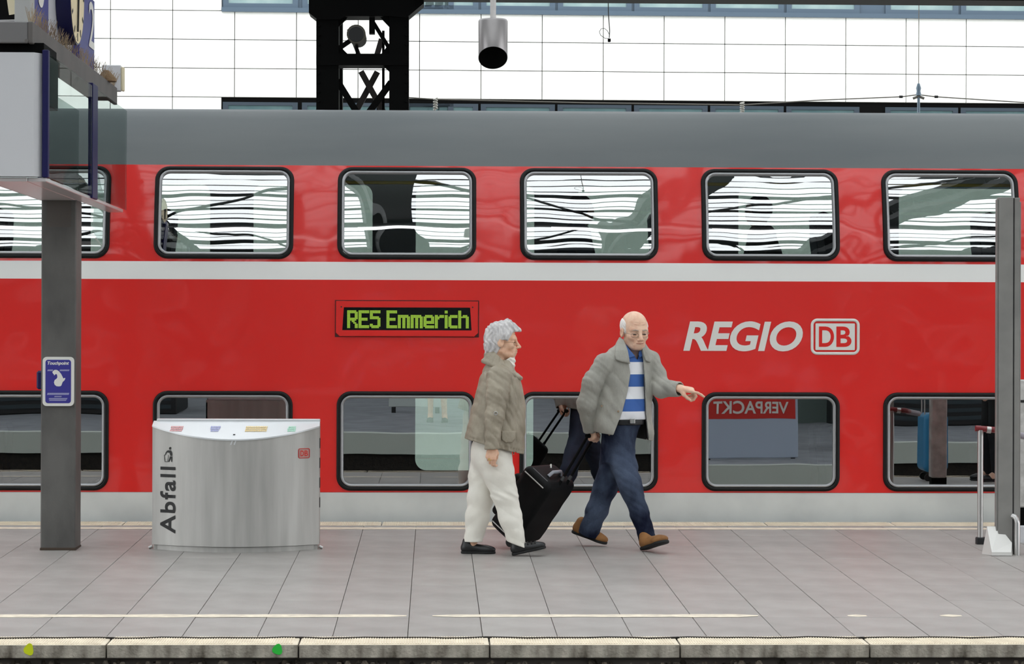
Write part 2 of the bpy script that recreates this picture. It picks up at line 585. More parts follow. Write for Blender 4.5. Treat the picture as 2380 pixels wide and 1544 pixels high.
def holed(u0, u1, v0, v1, holes, n=8):
    k = MB()
    holes = sorted(holes)
    edges = [u0] + [(holes[i][0] + holes[i + 1][0]) / 2 for i in range(len(holes) - 1)] + [u1]
    for (cu, cv, w, h, r), a, c in zip(holes, edges[:-1], edges[1:]):
        inner = [(cu + x, cv + y) for x, y in rrect(w, h, r, n)]
        cor = [(c, v1), (a, v1), (a, v0), (c, v0)]
        vs = [(x, 0, y) for x, y in inner] + [(x, 0, y) for x, y in cor]
        N = len(inner)
        fs = []
        for q in range(4):
            s0 = q * (n + 1)
            for i in range(n):
                fs.append((s0 + i, s0 + i + 1, N + q))
            e = s0 + n
            nx = ((q + 1) % 4) * (n + 1)
            fs.append((e, nx, N + (q + 1) % 4, N + q))
        k.add(vs, fs)
    return k

# lower windows
lw_w, lw_h = 323 / 294.2, (1141.5 - 910.5) / 294.2
lw_z = z_low((1141.5 + 910.5) / 2)
uw_v0, uw_v1 = v_lean(604.5), v_lean(391.5)
uw_h = uw_v1 - uw_v0
uw_v = (uw_v0 + uw_v1) / 2
V_STR, V_TOP = v_lean(610.5), v_lean(387)
holesL = [(WX0 + k * WP, lw_z, lw_w - 0.04, lw_h - 0.04, 0.10) for k in cols_w]
holesU = [(WX0 + k * WP, uw_v, lw_w - 0.04, uw_h - 0.04, 0.10) for k in cols_w]
low = holed(XT0, XT1, ZK, ZS, holesL)
low.build('lower_side_panel', M_red, train, tl(0, YT, 0))
up = holed(XT0, XT1, V_STR, V_TOP, holesU)
link('upper_side_panel', bend(up, None, 'upper_side_panel', M_red), train, tl(0, YT, ZS))
k = MB(); k.add([(XT0, 0, 0), (XT1, 0, 0), (XT1, 0, V_STR), (XT0, 0, V_STR)], [(0, 1, 2, 3)]); link('white_stripe', bend(k, None, 'white_stripe', M_white), train, tl(0, YT, ZS))
k = MB(); k.box(XT0, XT1, 0, 0.02, -0.5, ZK - 0.002); k.build('skirt', M_skirt, train, tl(0, YT - 0.002, 0))
# roof
yR, zR = arcp(V_TOP)
prof = [(yR, zR), (yR + 0.07, zR + 0.14), (yR + 0.15, zR + 0.28), (20.83, 3.262), (20.90, 3.318), (21.0, 3.348), (21.25, 3.36), (21.8, 3.37), (22.4, 3.36), (22.7, 3.3), (22.95, 3.0), (23.1, 2.4), (23.2, ZS)]
k = MB()
vs = [(x, y, z) for x in (XT0, XT1) for y, z in prof]
n = len(prof)
k.add(vs, [(i, i + 1, n + i + 1, n + i) for i in range(n - 4)], True)
k.build('roof', M_roofgrey, train, tl(0, 0, 0))
# far side with windows for daylight; lower lining darkened to dim the interior
SHF = 0.58
holesF = [(WX0 + SHF + k * WP, lw_z, lw_w - 0.04, lw_h - 0.04, 0.10) for k in (0,)]
far = holed(XT0, XT1, -0.6, ZS - 0.35, holesF)
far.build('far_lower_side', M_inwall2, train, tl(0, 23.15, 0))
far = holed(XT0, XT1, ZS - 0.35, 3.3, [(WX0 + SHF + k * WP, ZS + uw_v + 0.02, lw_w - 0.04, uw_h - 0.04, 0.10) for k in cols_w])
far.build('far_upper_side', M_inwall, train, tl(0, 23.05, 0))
# inner lining of the near side above and below the windows, decks, end walls
k = MB()
k.box(XT0, XT1, YT + 0.03, 23.1, 1.30, 1.36)
k.build('upper_deck_floor', M_dark, train, tl(0, 0, 0))
k = MB(); k.box(XT0, XT1, YT + 0.03, 23.1, -0.56, -0.5); k.build('lower_deck_floor', M_dark, train, tl(0, 0, 0))
for xe in (XT0 - 0.02, XT1):
    k = MB(); k.box(xe, xe + 0.02, YT + 0.1, 23.1, -0.6, 2.9); k.build('end_wall', M_inwall, train, tl(0, 0, 0))
k = MB(); k.box(XT0, XT1, 20.9, 22.9, 2.98, 3.02); k.build('coach_ceiling', M_inwall, train, tl(0, 0, 0))
# windows: gasket > frame, pane
def window(name, h, m):
    g = ring_mesh('window_gasket', M_gasket, lw_w, h, 0.112, [(0, -0.01), (0, 0.010), (0.006, 0.018), (0.026, 0.020), (0.031, 0.012), (0.031, -0.01)])
    fr = ring_mesh('window_frame', M_frame, lw_w - 0.062, h - 0.062, 0.088, [(0, -0.01), (0, 0.012), (0.006, 0.017), (0.018, 0.015), (0.024, 0.002), (0.024, -0.01)])
    pn = disc_mesh('window_pane', m, lw_w - 0.106, h - 0.106, 0.068)
    return g, fr, pn
gl, fl, pl = window('l', lw_h, M_paneL)
gu, fu, pu = [bend(q, uw_v) for q in window('u', uw_h, M_pane)]
upc = arcp(uw_v)
pF = disc_mesh('far_window_pane', M_farpane, lw_w, lw_h, 0.1)
pG = disc_mesh('far_window_pane', M_farpane, lw_w, uw_h, 0.1)
rl, ru = random.Random(3), random.Random(5)
for kk in cols_w:
    x = WX0 + kk * WP
    g = link('lower_window', gl, train, tl(x, YT, lw_z))
    link('window_frame', fl, g)
    link('window_pane', pl, g, (0, 0.004, 0), (math.radians({2: 0.05, 3: 0.6}.get(kk, 0.8)), 0, rl.uniform(-0.0008, 0.0008)))
    g = link('upper_window', gu, train, tl(x, upc[0], upc[1]))
    link('window_frame', fu, g)
    link('window_pane', pu, g, (0, 0.004, 0), (ru.uniform(-0.002, 0.002), 0, ru.uniform(-0.004, 0.004)))
    if kk == 0: link('far_window_pane', pF, train, tl(x + SHF, 23.16, lw_z))
    link('far_window_pane', pG, train, tl(x + SHF, 23.06, ZS + uw_v + 0.02))
# seats
def seat_mesh():
    k = MB()
    def slab(pts, y0, y1): k.prism(pts, 1, y0, y1)
    slab([(-0.06, 0.38), (0.40, 0.40), (0.44, 0.46), (0.40, 0.49), (0.0, 0.47)], -0.43, 0.43)
    slab([(-0.08, 0.40), (0.02, 0.42), (-0.08, 1.05), (-0.17, 1.05)], -0.43, -0.02)
    slab([(-0.08, 0.40), (0.02, 0.42), (-0.08, 1.05), (-0.17, 1.05)], 0.02, 0.43)
    for s in (-0.225, 0.225):
        slab([(-0.09, 1.05), (-0.07, 1.08), (-0.10, 1.22), (-0.16, 1.24), (-0.18, 1.20), (-0.17, 1.05)], s - 0.14, s + 0.14)
    k.box(0.0, 0.3, -0.3, 0.3, 0.0, 0.4)
    return k.mesh('coach_seat', M_seat)
sm = seat_mesh()
for deck, zf in (('u', 1.36), ('l', -0.50)):
    for kk in cols_w[1:-1]:
        x = WX0 + kk * WP
        for (yy, dx) in ((20.98, 0.0), (22.55, 0.02)):
            link('coach_seat', sm, train, tl(x - 0.62 + dx, yy, zf))
            link('coach_seat', sm, train, tl(x + 0.64 + dx, yy, zf), (0, 0, math.pi))
# yellow rail below the upper ceiling
zr = at(1190, 426, 20.68).z
k = MB(); k.tube([(XT0 + 0.1, 20.68, zr), (XT1 - 0.1, 20.68, zr)], 0.014, 8); k.build('yellow_handrail', M_yellow, train, tl(0, 0, 0))

# destination display
def tp(px, py, off=0.0):
    p = at(px, py, YT - off)
    return p
pc = tp(946, 741.5)
disp = MB()
fw, fh = 331 / 294.2, 83 / 294.2
sw, sh = 300 / 294.2, 53 / 294.2
oz = 0.0
outer = [(-fw / 2, fh / 2), (fw / 2, fh / 2), (fw / 2, -fh / 2 + 0.03), (fw / 2 - 0.03, -fh / 2), (-fw / 2 + 0.03, -fh / 2), (-fw / 2, -fh / 2 + 0.03)]
s_in = [(-sw / 2 + 0.012, sh / 2), (sw / 2 - 0.012, sh / 2), (sw / 2, -sh / 2), (sw / 2, -sh / 2), (-sw / 2, -sh / 2), (-sw / 2, -sh / 2)]
vs = []
for sc, y in ((1.0, 0.0), (0.985, -0.018)):
    vs += [(x * (1 - (1 - sc) * 0.5), y, z * sc) for x, z in outer]
vs += [(x, -0.018, z) for x, z in s_in] + [(x, -0.004, z) for x, z in s_in]
fs = []
for L in range(3):
    for i in range(6):
        fs.append((L * 6 + i, L * 6 + (i + 1) % 6, (L + 1) * 6 + (i + 1) % 6, (L + 1) * 6 + i))
disp.add(vs, fs)
dframe = disp.build('destination_display', M_red, train, tl(pc.x, YT - 0.001, pc.z))
k = MB()
k.add([(-fw / 2 - 0.006, -0.0005, fh / 2 + 0.006), (fw / 2 + 0.006, -0.0005, fh / 2 + 0.006), (fw / 2 + 0.006, -0.0005, -fh / 2 - 0.004), (-fw / 2 - 0.006, -0.0005, -fh / 2 - 0.004)], [(0, 1, 2, 3)])
k.build('display_gap', mat('dark_red_gap', rgb(70, 16, 16), 0.6), dframe)
k = MB(); k.add([(x, -0.005, z) for x, z in (s_in[0], s_in[1], s_in[2], s_in[4])], [(0, 1, 2, 3)])
k.build('display_screen', M_disp, dframe)
k = MB(); k.box(-fw / 2 + 0.04, fw / 2 - 0.04, -0.026, -0.012, -fh / 2 + 0.006, -fh / 2 + 0.018); k.build('drip_strip', M_red, dframe)
for sx in (-1, 1):
    k = MB(); k.tube([(sx * (fw / 2 - 0.045), -0.019, fh / 2 - 0.048), (sx * (fw / 2 - 0.045), -0.021, fh / 2 - 0.048)], 0.006, 8); k.build('screw', M_dark, dframe)
FONT = {
 'R': ["######.", "#######", "##...##", "##...##", "##...##", "#######", "######.", "##.##..", "##..##.", "##...##", "##...##", "##...##"],
 'E': ["#######", "#######", "##.....", "##.....", "##.....", "######.", "######.", "##.....", "##.....", "##.....", "#######", "#######"],
 '5': ["#######", "#######", "##.....", "##.....", "######.", "#######", ".....##", ".....##", ".....##", "##...##", "#######", ".#####."],
 'm': ["........"] * 3 + ["#######.", "########"] + ["##.##.##"] * 7,
 'e': ["......."] * 3 + [".#####.", "#######", "##...##", "##...##", "#######", "#######", "##.....", "#######", ".######"],
 'r': ["......"] * 3 + ["##.###", "######", "###...", "##....", "##....", "##....", "##....", "##....", "##...."],
 'i': ["##", "##", "..", "##", "##", "##", "##", "##", "##", "##", "##", "##"],
 'c': ["......"] * 3 + [".#####", "######", "##....", "##....", "##....", "##....", "##....", "######", ".#####"],
 'h': ["##.....", "##.....", "##.....", "##.###.", "#######", "##...##", "##...##", "##...##", "##...##", "##...##", "##...##", "##...##"]}
word = "RE5 Emmerich"
wid = sum((3 if ch == ' ' else len(FONT[ch][0])) for ch in word) + sum(1 for ch in word) * 0.45
lw = 284 / 294.2
px_ = lw / wid
pz_ = 41.5 / 294.2 / 12
x = tp(807, 741).x - pc.x
ztop = tp(950, 722).z - pc.z
for ch in word:
    if ch == ' ':
        x += 3.45 * px_
        continue
    k = MB()
    for r_i, row in enumerate(FONT[ch]):
        for c_i, q in enumerate(row):
            if q == '#':
                xx, zz = x + c_i * px_, ztop - r_i * pz_
                k.add([(xx, -0.0065, zz - pz_ * 0.92), (xx + px_ * 0.92, -0.0065, zz - pz_ * 0.92), (xx + px_ * 0.92, -0.0065, zz), (xx, -0.0065, zz)], [(0, 1, 2, 3)])
    k.build('display_letter', M_led, dframe)
    x += (len(FONT[ch][0]) + 0.45) * px_

# REGIO lettering and the logo
p0, p1 = tp(1588, 816.5), tp(1866, 747.5)
me = text_mesh('regio_lettering', 'REGIO', M_print_white, p1.x - p0.x, p1.z - p0.z, shear=0.22, offset=0.028, spacing=0.98)
link('lettering', me, train, tl(p0.x, YT - 0.004, p0.z))
def db_logo(parent, loc, w, h, ink, paper, rot=(0, 0, 0), thick=0.0006, yk=1.0):
    s = w / 0.3875
    root = link('logo_border', ring_mesh('logo_border', ink, w, h, 0.052 * s, [(0, 0.0), (0, thick), (0.022 * s, thick), (0.022 * s, 0.0)]), parent, loc, rot)
    link('logo_panel', solid_rr('logo_panel', paper[0], w - 0.076 * s, h - 0.076 * s, 0.006 * s, -thick, 0), root)
    for ch, cx in (('D', -0.069 * s), ('B', 0.069 * s)):
        lw_, lh_ = 0.120 * s, h - 0.125 * s
        m2 = text_mesh('logo_letter', ch, paper[1], lw_, lh_, offset=0.024)
        link('logo_letter', m2, root, (cx - lw_ / 2, -thick - 0.0008, -lh_ / 2))
    return root
p0, p1 = tp(1884, 825), tp(1998, 741)
db_logo(train, tl((p0.x + p1.x) / 2, YT - 0.003, (p0.z + p1.z) / 2), p1.x - p0.x, p1.z - p0.z, M_print_white, (M_print_white, M_red))
# ================================================================== office building behind
BY = 48.0
BROT = math.radians(1.43)
def bpt(px, py):
    """local (u, v) on the facade plane"""
    o = Vector((0, BY, 0)); n = Vector((-math.sin(BROT), math.cos(BROT), 0))
    d = ray(px, py)
    t = n.dot(o - CAMPOS) / n.dot(d)
    p = CAMPOS + d * t
    u = Vector((math.cos(BROT), math.sin(BROT), 0))
    return (p - o).dot(u), p.z
bld = empty('office_building', (0, BY, -1.3), 'pale stone office building with blue-grey window bands behind the train', 'building', rot=(0, 0, BROT))
def bl(u, y, v): return (u, y, v + 1.3)
u0, v0 = bpt(1118, 97.5)
PU = (bpt(2249, 110)[0] - bpt(260, 89)[0]) / 14.0
PV = 66.7 / (FPX / BY)
ub = bpt(515, 200)[0]                      # start of the window bands
# k
k = MB(); k.box(-40, 40, 0.05, 8, 0, 16); k.build('backing_wall', M_facade_joint, bld)
k = MB(); k.box(-40, 40, 0.0, 0.05, 0, v0 - 5 * PV + 1.29); k.build('lower_cladding', M_facade, bld)
jw = 0.007
pm = MB(); pm.bbox(jw, PU - jw, 0, 0.04, jw, PV - jw, 0.004)
pme = pm.mesh('stone_panel', M_facade)
half = {}
def part_panel(w):
    key = round(w, 3)
    if key not in half:
        q = MB(); q.bbox(jw, w - jw, 0, 0.04, jw, PV - jw, 0.004)
        half[key] = q.mesh('stone_panel', M_facade)
    return half[key]
band_rows = {}
for r in range(-8, 9):
    # rows -2, -1, 0 are full width; row 1 is the upper window band, rows <= -3 the lower band right of ub
    for c in range(-14, 18):
        ua = u0 + c * PU
        z = v0 + r * PV
        inband = r in (1, 2, 3) or r in (-3, -4, -5)
        if inband and ua + PU > ub + 0.02:
            if ua < ub - 0.05:
                link('stone_panel', part_panel(ub - ua), bld, bl(ua, 0, z))
            continue
        if r < -5 or r > 4:
            continue
        link('stone_panel', pme, bld, bl(ua, 0, z))
k = MB(); k.box(-40, 40, 0.034, 0.046, v0 - 0.012, v0 + 0.012); k.build('thick_joint', M_dark, bld, bl(0, 0, 0))  # wider dark joint between two stone rows
# window bands
M_winframe_shade = mat('shaded_window_frame', rgb(36, 50, 62), 0.5)  # darker copy of the frame: shade of the recessed band put into the colour
M_winpane2 = mat('lower_pane', rgb(66, 90, 94), 0.15, spec=0.4, col2=rgb(84, 108, 110), nscale=2)
WPB = 179.0 / (FPX / BY)
pw = 148.0 / (FPX / BY)
uW = bpt(1309, 20)[0]
starts = [uW + i * WPB for i in range(-2, 4)]
starts += [uW + 3 * WPB + (2081 - 1847) / (FPX / BY) + i * WPB for i in range(0, 6)]
starts += [bpt(531, 10)[0], bpt(715, 10)[0], bpt(894, 10)[0]]
UE = 26.0
for (zb, nrow, up) in ((v0 + PV, 3, True), (v0 - 5 * PV, 3, False)):
    zt = zb + nrow * PV
    sill = 0.145 if up else 0.1
    k = MB()
    k.box(ub, UE, -0.06 if up else 0.02, 0.05, zb + (-0.02 if up else 0), zb + 0.06)
    k.build('window_sill', M_winframe, bld, bl(0, 0, 0))
    top = zt - (0.0 if up else 0.085)
    for s in starts:
        fr = MB()
        za, zc = zb + sill, top - 0.06
        fr.add([(-0.10, 0.0, zb + 0.06), (pw + 0.10, 0.0, zb + 0.06), (pw + 0.10, 0.0, top), (-0.10, 0.0, top), (0, 0.0, za), (pw, 0.0, za), (pw, 0.0, zc), (0, 0.0, zc),
                (0, 0.03, za), (pw, 0.03, za), (pw, 0.03, zc), (0, 0.03, zc)],
               [(0, 1, 5, 4), (1, 2, 6, 5), (2, 3, 7, 6), (3, 0, 4, 7), (4, 5, 9, 8), (5, 6, 10, 9), (6, 7, 11, 10), (7, 4, 8, 11)])
        f = fr.build('facade_window', M_winframe if up else M_winframe_shade, bld, bl(s, 0.015, 0))
        q = MB(); q.add([(0, 0.024, za), (pw, 0.024, za), (pw, 0.024, zc), (0, 0.024, zc)], [(0, 1, 2, 3)])
        q.build('pane', M_winpane if up else M_winpane2, f)
        if up:
            cu = MB()
            for i in range(4):
                cx = 0.18 + i * 0.24
                pts = [(cx + 0.055 * math.cos(a * 0.785), za + 0.17 + 0.055 * math.sin(a * 0.785)) for a in range(8)]
                cu.prism(pts, 1, 0.018, 0.023)
            cu.build('curtain_motif', mat('curtain', rgb(150, 168, 166), 0.8) if 'curtain' not in bpy.data.materials else bpy.data.materials['curtain'], f)
    k = MB()
    k.add([(ub, 0.048, zb), (UE, 0.048, zb), (UE, 0.048, zt), (ub, 0.048, zt)], [(0, 1, 2, 3)])
    k.build('band_backing', M_winframe if up else M_black, bld, bl(0, 0, 0))  # lower band black: recess shadow above the frames put into the colour

# ================================================================== steel pylon behind the train
YP = 24.5
pyl = empty('steel_pylon', tuple(at(842, 262, YP)[:2]) + (-1.3,), 'black riveted lattice steel pylon rising behind the train roof', 'pylon')
pb = pyl.location.copy()
def pp(px, py, Y=YP):
    p = at(px, py, Y)
    return (p.x - pb.x, p.z - pb.z)
def slab(name, pts, y0, y1, m=M_black):
    k = MB()
    k.prism([pp(*q) for q in pts], 1, y0 - pb.y, y1 - pb.y)
    return k.build(name, m, pyl)
zb = -1.3
def legpoly(x0, x1):
    a = [(x0, -60), (x1, -60), (x1, 600), (x0, 600)]
    return a
slab('leg', legpoly(735, 787), YP, YP + 0.3)
slab('leg', legpoly(905, 950), YP, YP + 0.3)
slab('leg', legpoly(745, 790), YP + 0.6, YP + 0.85)
slab('leg', legpoly(902, 940), YP + 0.6, YP + 0.85)
slab('gusset', [(718, -70), (718, 30), (738, 46), (790, 46), (803, 38), (905, 38), (945, 42), (985, 8), (985, -70)], YP - 0.02, YP + 0.3)
for q in ([(787, 36), (808, 40), (787, 62)], [(905, 36), (884, 40), (905, 62)], [(787, 125), (787, 104), (808, 125)], [(905, 125), (905, 100), (886, 125)], [(905, 152), (905, 166), (890, 152)]):
    slab('corner_plate', q, YP + 0.02, YP + 0.06)
slab('cross_plate', [(735, 125), (950, 125), (950, 152), (735, 152)], YP - 0.012, YP + 0.28)
M_rear = mat('rear_steel', rgb(64, 58, 56), 0.7)
def brace(a, c, wpx, Y, m):
    p, q = pp(*a), pp(*c)
    k = MB()
    k.bar((p[0], Y - pb.y, p[1]), (q[0], Y - pb.y, q[1]), wpx / 245.0, 0.03)
    return k.build('brace', m, pyl)
brace((834, 148), (900, 268), 14, YP + 0.72, M_rear)
brace((873, 148), (808, 268), 14, YP + 0.76, M_rear)
brace((783, 186), (830, 262), 15, YP + 0.05, M_black)
brace((909, 190), (856, 262), 15, YP + 0.05, M_black)
brace((889, 60), (889, 300), 6, YP + 0.4, M_black)
brace((868, 52), (905, 112), 9, YP + 0.05, M_black)
brace((884, 74), (868, 128), 13, YP + 0.6, M_rear)
brace((806, 50), (836, 128), 10, YP + 0.6, M_rear)
brace((786, 112), (815, 92), 9, YP + 0.03, M_black)
k = MB()
p, q = pp(858, 40), pp(871, 78)
k.box(p[0], q[0], 0.0, 0.1, q[1], p[1]); k.build('junction_plate', M_black, pyl)
for (x, y) in [(742, y) for y in range(60, 250, 22)] + [(944, y) for y in range(60, 250, 22)]:
    p = pp(x, y)
    k = MB(); k.tube([(p[0], -0.016, p[1]), (p[0], 0.0, p[1])], [0.010, 0.014], 6); k.build('rivet', M_black, pyl)
# round floodlight in the pylon opening
c = at(828, 80, YP - 0.05)
fl = empty('round_floodlight', c, 'small round dark floodlight fixed inside the upper opening of the pylon', 'floodlight')
k = MB()
k.tube([(0.03, 0.26, -0.04), (0.02, 0.2, -0.03), (0, 0.0, 0), (0, -0.03, 0)], [0.03, 0.075, 0.088, 0.09], 20)
k.build('housing', mat('floodlight_housing', rgb(70, 66, 56), 0.6), fl)
k = MB(); k.tube([(0, -0.028, 0), (0, -0.034, 0)], [0.078, 0.07], 20); k.build('lens', M_dark, fl)
k = MB(); k.bar((0, 0.1, -0.08), (0.01, 0.1, -0.2), 0.03, 0.02); k.bar((-0.05, 0.1, -0.05), (-0.15, 0.1, -0.12), 0.03, 0.02); k.build('bracket', M_black, fl)

# girder along the pylons, top edge of the picture
zg = at(1190, -3.5, YP).z
k = MB()
k.box(-30, at(700, 0, YP).x, YP - 0.1, YP + 0.3, zg + 0.02, zg + 0.6); k.box(at(960, 0, YP).x, 30, YP - 0.1, YP + 0.3, zg, zg + 0.6)
k.build('trim_2', M_black)
tag(bpy.data.objects['trim_2'], kind='structure')

# ================================================================== pendant lamp
YL = 17.0
cz = at(1146, 45, YL)
lamp = empty('pendant_lamp', (cz.x, YL, cz.z - 0.33), 'brushed metal cylinder pendant lamp hanging on a thin pole above the platform', 'lamp')
R = 34 / (FPX / YL)
z1 = 0.33
zf, zbk = at(1146, 112, YL).z - lamp.location.z, at(1146, 157, YL).z - lamp.location.z
k = MB()
N = 40
def zbot(a): return (zf + zbk) / 2 - (zbk - zf) / 2 * (-math.sin(a)) * 1.0
vs, fs = [], []
for j in range(N):
    a = 2 * math.pi * j / N
    cx, cy = math.cos(a), math.sin(a)
    t = (cy + 1) / 2            # 0 front (-Y), 1 back
    zb_ = zf + (zbk - zf) * t
    vs += [(R * cx, R * cy, zb_), (R * cx, R * cy, z1 - 0.012), (R * 0.93 * cx, R * 0.93 * cy, z1), (0.03 * cx, 0.03 * cy, z1 + 0.004)]
for j in range(N):
    j2 = (j + 1) % N
    for q in range(3):
        fs.append((j * 4 + q, j2 * 4 + q, j2 * 4 + q + 1, j * 4 + q + 1))
k.add(vs, fs, True)
k.build('lamp_housing', mat('lamp_metal', rgb(160, 156, 156), 0.34, metal=0.6), lamp)
k = MB()
vs, fs = [], []
for j in range(N):
    a = 2 * math.pi * j / N
    cx, cy = math.cos(a), math.sin(a)
    t = (cy + 1) / 2
    zb_ = zf + (zbk - zf) * t
    vs += [(R * cx, R * cy, zb_), (R * 0.94 * cx, R * 0.94 * cy, zb_), (R * 0.9 * cx, R * 0.9 * cy, z1 - 0.04)]
for j in range(N):
    j2 = (j + 1) % N
    for q in range(2):
        fs.append((j * 3 + q, j * 3 + q + 1, j2 * 3 + q + 1, j2 * 3 + q))
fs.append(tuple(j * 3 + 2 for j in range(N)))
k.add(vs, fs, True)
k.build('lamp_reflector', M_black, lamp)
k = MB(); k.tube([(0, 0, z1), (0, 0, z1 + 4.0)], 0.020, 12); k.build('lamp_pole', mat('pole_white', rgb(216, 212, 210), 0.5), lamp)

# ================================================================== overhead line things behind the train
YW = 25.6
def wire(name, pts, r, label, cat, Y=YW, m=None):
    k = MB()
    k.tube([at(x, y, Y) for x, y in pts], r, 6)
    o = k.build(name, m or M_wire)
    tag(o, label, cat)
    return o
wire('overhead_wire', [(940, 226), (1012, 231), (1360, 239), (1725, 244), (1900, 233), (2095, 225)], 0.006, 'thin overhead wire sagging just above the train roof', 'wire')
wire('overhead_wire', [(2095, 225), (2134, 220), (2175, 225), (2390, 239)], 0.006, 'thin overhead wire to the right of the hanging insulator', 'wire')
ins = empty('wire_hanger', at(2135, 262, YW), 'slim insulator hanger holding the wires above the right part of the train', 'insulator')
ib = ins.location.copy()
def il(px, py): 
    p = at(px, py, YW); return (p.x - ib.x, 0, p.z - ib.z)
k = MB(); k.tube([il(2136, -40), il(2135, 196)], 0.004, 6); k.build('hanger_wire', M_wire, ins)
k = MB(); k.tube([il(2135, 194), il(2135, 205), il(2135, 212), il(2135, 222)], [0.012, 0.026, 0.02, 0.03], 8); k.build('insulator_body', M_insul, ins)
k = MB(); k.tube([il(2122, 229), il(2135, 224), il(2148, 229)], 0.014, 6); k.build('saddle', M_wire, ins)
k = MB(); k.tube([il(2135, 226), il(2135, 262)], 0.014, 6); k.build('rod', M_insul, ins)
for x in (2094, 2176):
    k = MB(); k.tube([il(x - 4, 225), il(x + 4, 225)], 0.014, 6); k.build('clamp', M_dark, ins)
for (x, y0, y1, nm) in ((1725, 238, 262, 'right'), (1012, 228, 256, 'left')):
    k = MB()
    pts = []
    for i in range(40):
        t = i / 39
        q = at(x, y0 + (y1 - y0) * t, YW)
        pts.append((q.x + 0.018 * math.cos(t * 30), q.y + 0.018 * math.sin(t * 30), q.z))
    k.tube(pts, 0.008, 5)
    o = k.build('spring_dropper', mat('dropper_grey_' + nm, rgb(190, 188, 180), 0.5))
    tag(o, 'small pale twisted dropper under the wire, ' + ('right of the middle of the train roof' if nm == 'right' else 'just right of the black pylon'), 'dropper')
hw = empty('hanging_cable', at(1415, 97, 19.0), 'thin dark cable with a loop and a small plug hanging before the facade', 'cable')
hb = hw.location.copy()
def hl(px, py):
    p = at(px, py, 19.0); return (p.x - hb.x, p.y - hb.y, p.z - hb.z)
k = MB(); k.tube([hl(1413, -40), hl(1414, 30), hl(1417, 72), hl(1416, 88)], 0.0035, 6); k.build('cable_strand', M_dark, hw)
k = MB(); k.tube([hl(1416, 90), hl(1406, 89), hl(1396, 82), hl(1393, 74), hl(1397, 67), hl(1405, 66), hl(1412, 72), hl(1416, 80)], 0.0022, 6); k.build('cable_loop', M_dark, hw)
k = MB(); p = hl(1416, 94); k.bbox(p[0] - 0.011, p[0] + 0.011, p[1] - 0.011, p[1] + 0.011, p[2] - 0.012, p[2] + 0.014, 0.004); k.build('plug', M_black, hw)

# ================================================================== steel litter bin
YB, BUL = 18.20, 0.24
xl, xr = at(354, 1100, YB).x, at(742, 1100, YB).x
bc, bw = (xl + xr) / 2, (xr - xl) / 2
zg_b = gz(YB - BUL * 0.5)
bin_ = empty('litter_bin', (bc, YB, zg_b), 'wide brushed steel waste bin with bowed front and white sloping lid', 'bin')
zE = at(354, 990, YB).z - zg_b
zPL = at(548, 1271, YB - 0.2).z - zg_b
LS = 0.36
def yfr(u): return -BUL * (1 - u * u)
def zlid(y): return zE + LS * y
k = MB()
NU = 28
k.grid(lambda u, v: (bw * (2 * u - 1), yfr(2 * u - 1), zPL + (zlid(yfr(2 * u - 1)) - 0.004 - zPL) * v), NU, 10)
k.build('front_panel', M_steel, bin_)
YBK = 0.09
for s in (-1, 1):
    k = MB()
    k.box(min(s * bw, s * (bw - 0.012)), max(s * bw, s * (bw - 0.012)), 0.004, YBK + 0.06, zPL, zE)
    sp = k.build('side_panel', M_steel, bin_)
    if s == 1:
        for zz in (0.82, 0.66, 0.5, 0.34):
            q = MB(); q.box(bw - 0.001, bw + 0.004, 0.02, YBK, zz * zE, zz * zE + 0.07); q.build('slot', M_dark, sp)
k = MB(); k.box(-bw, bw, YBK + 0.05, YBK + 0.06, zPL, zE + 0.02); k.build('back_panel', M_steel, bin_)
k = MB()
vs = []
for i in range(NU + 1):
    u = 2 * i / NU - 1
    y = yfr(u) - 0.006
    vs += [(bw * u * 1.003, y, zlid(y) + 0.004), (bw * u, YBK, zlid(YBK)), (bw * u * 1.003, y, zlid(y) - 0.006)]
fs = []
for i in range(NU):
    a = i * 3
    fs += [(a, a + 3, a + 4, a + 1), (a + 2, a + 5, a + 3, a)]
k.add(vs, fs)
lid = k.build('lid', M_steel_lid, bin_)
k = MB(); k.bbox(-bw * 0.965, bw, YBK - 0.01, YBK + 0.06, zlid(YBK) - 0.01, zlid(YBK) + 0.014, 0.004); k.build('lid_rim', M_steel_lid, bin_)
k = MB()
n = 24
k.grid(lambda u, v: (bw * 0.98 * (2 * u - 1), yfr(2 * u - 1) + 0.02, -0.03 + (zPL + 0.03 - 0.004) * v), NU, 1)
k.grid(lambda u, v: (bw * 0.98 * (2 * u - 1), yfr(2 * u - 1) + 0.02 + (BUL + 0.1 - 0.0) * v * (1), zPL - 0.004), NU, 1)
k.box(-bw * 0.98, bw * 0.98, 0.0, YBK + 0.05, -0.03, zPL)
k.build('plinth', M_steel, bin_)
for s in (-1, 1):
    k = MB(); k.tube([(s * (bw + 0.0), 0.02, 0.025), (s * (bw + 0.025), 0.02, 0.012)], 0.012, 8); k.build('foot_bolt', M_stain, bin_)
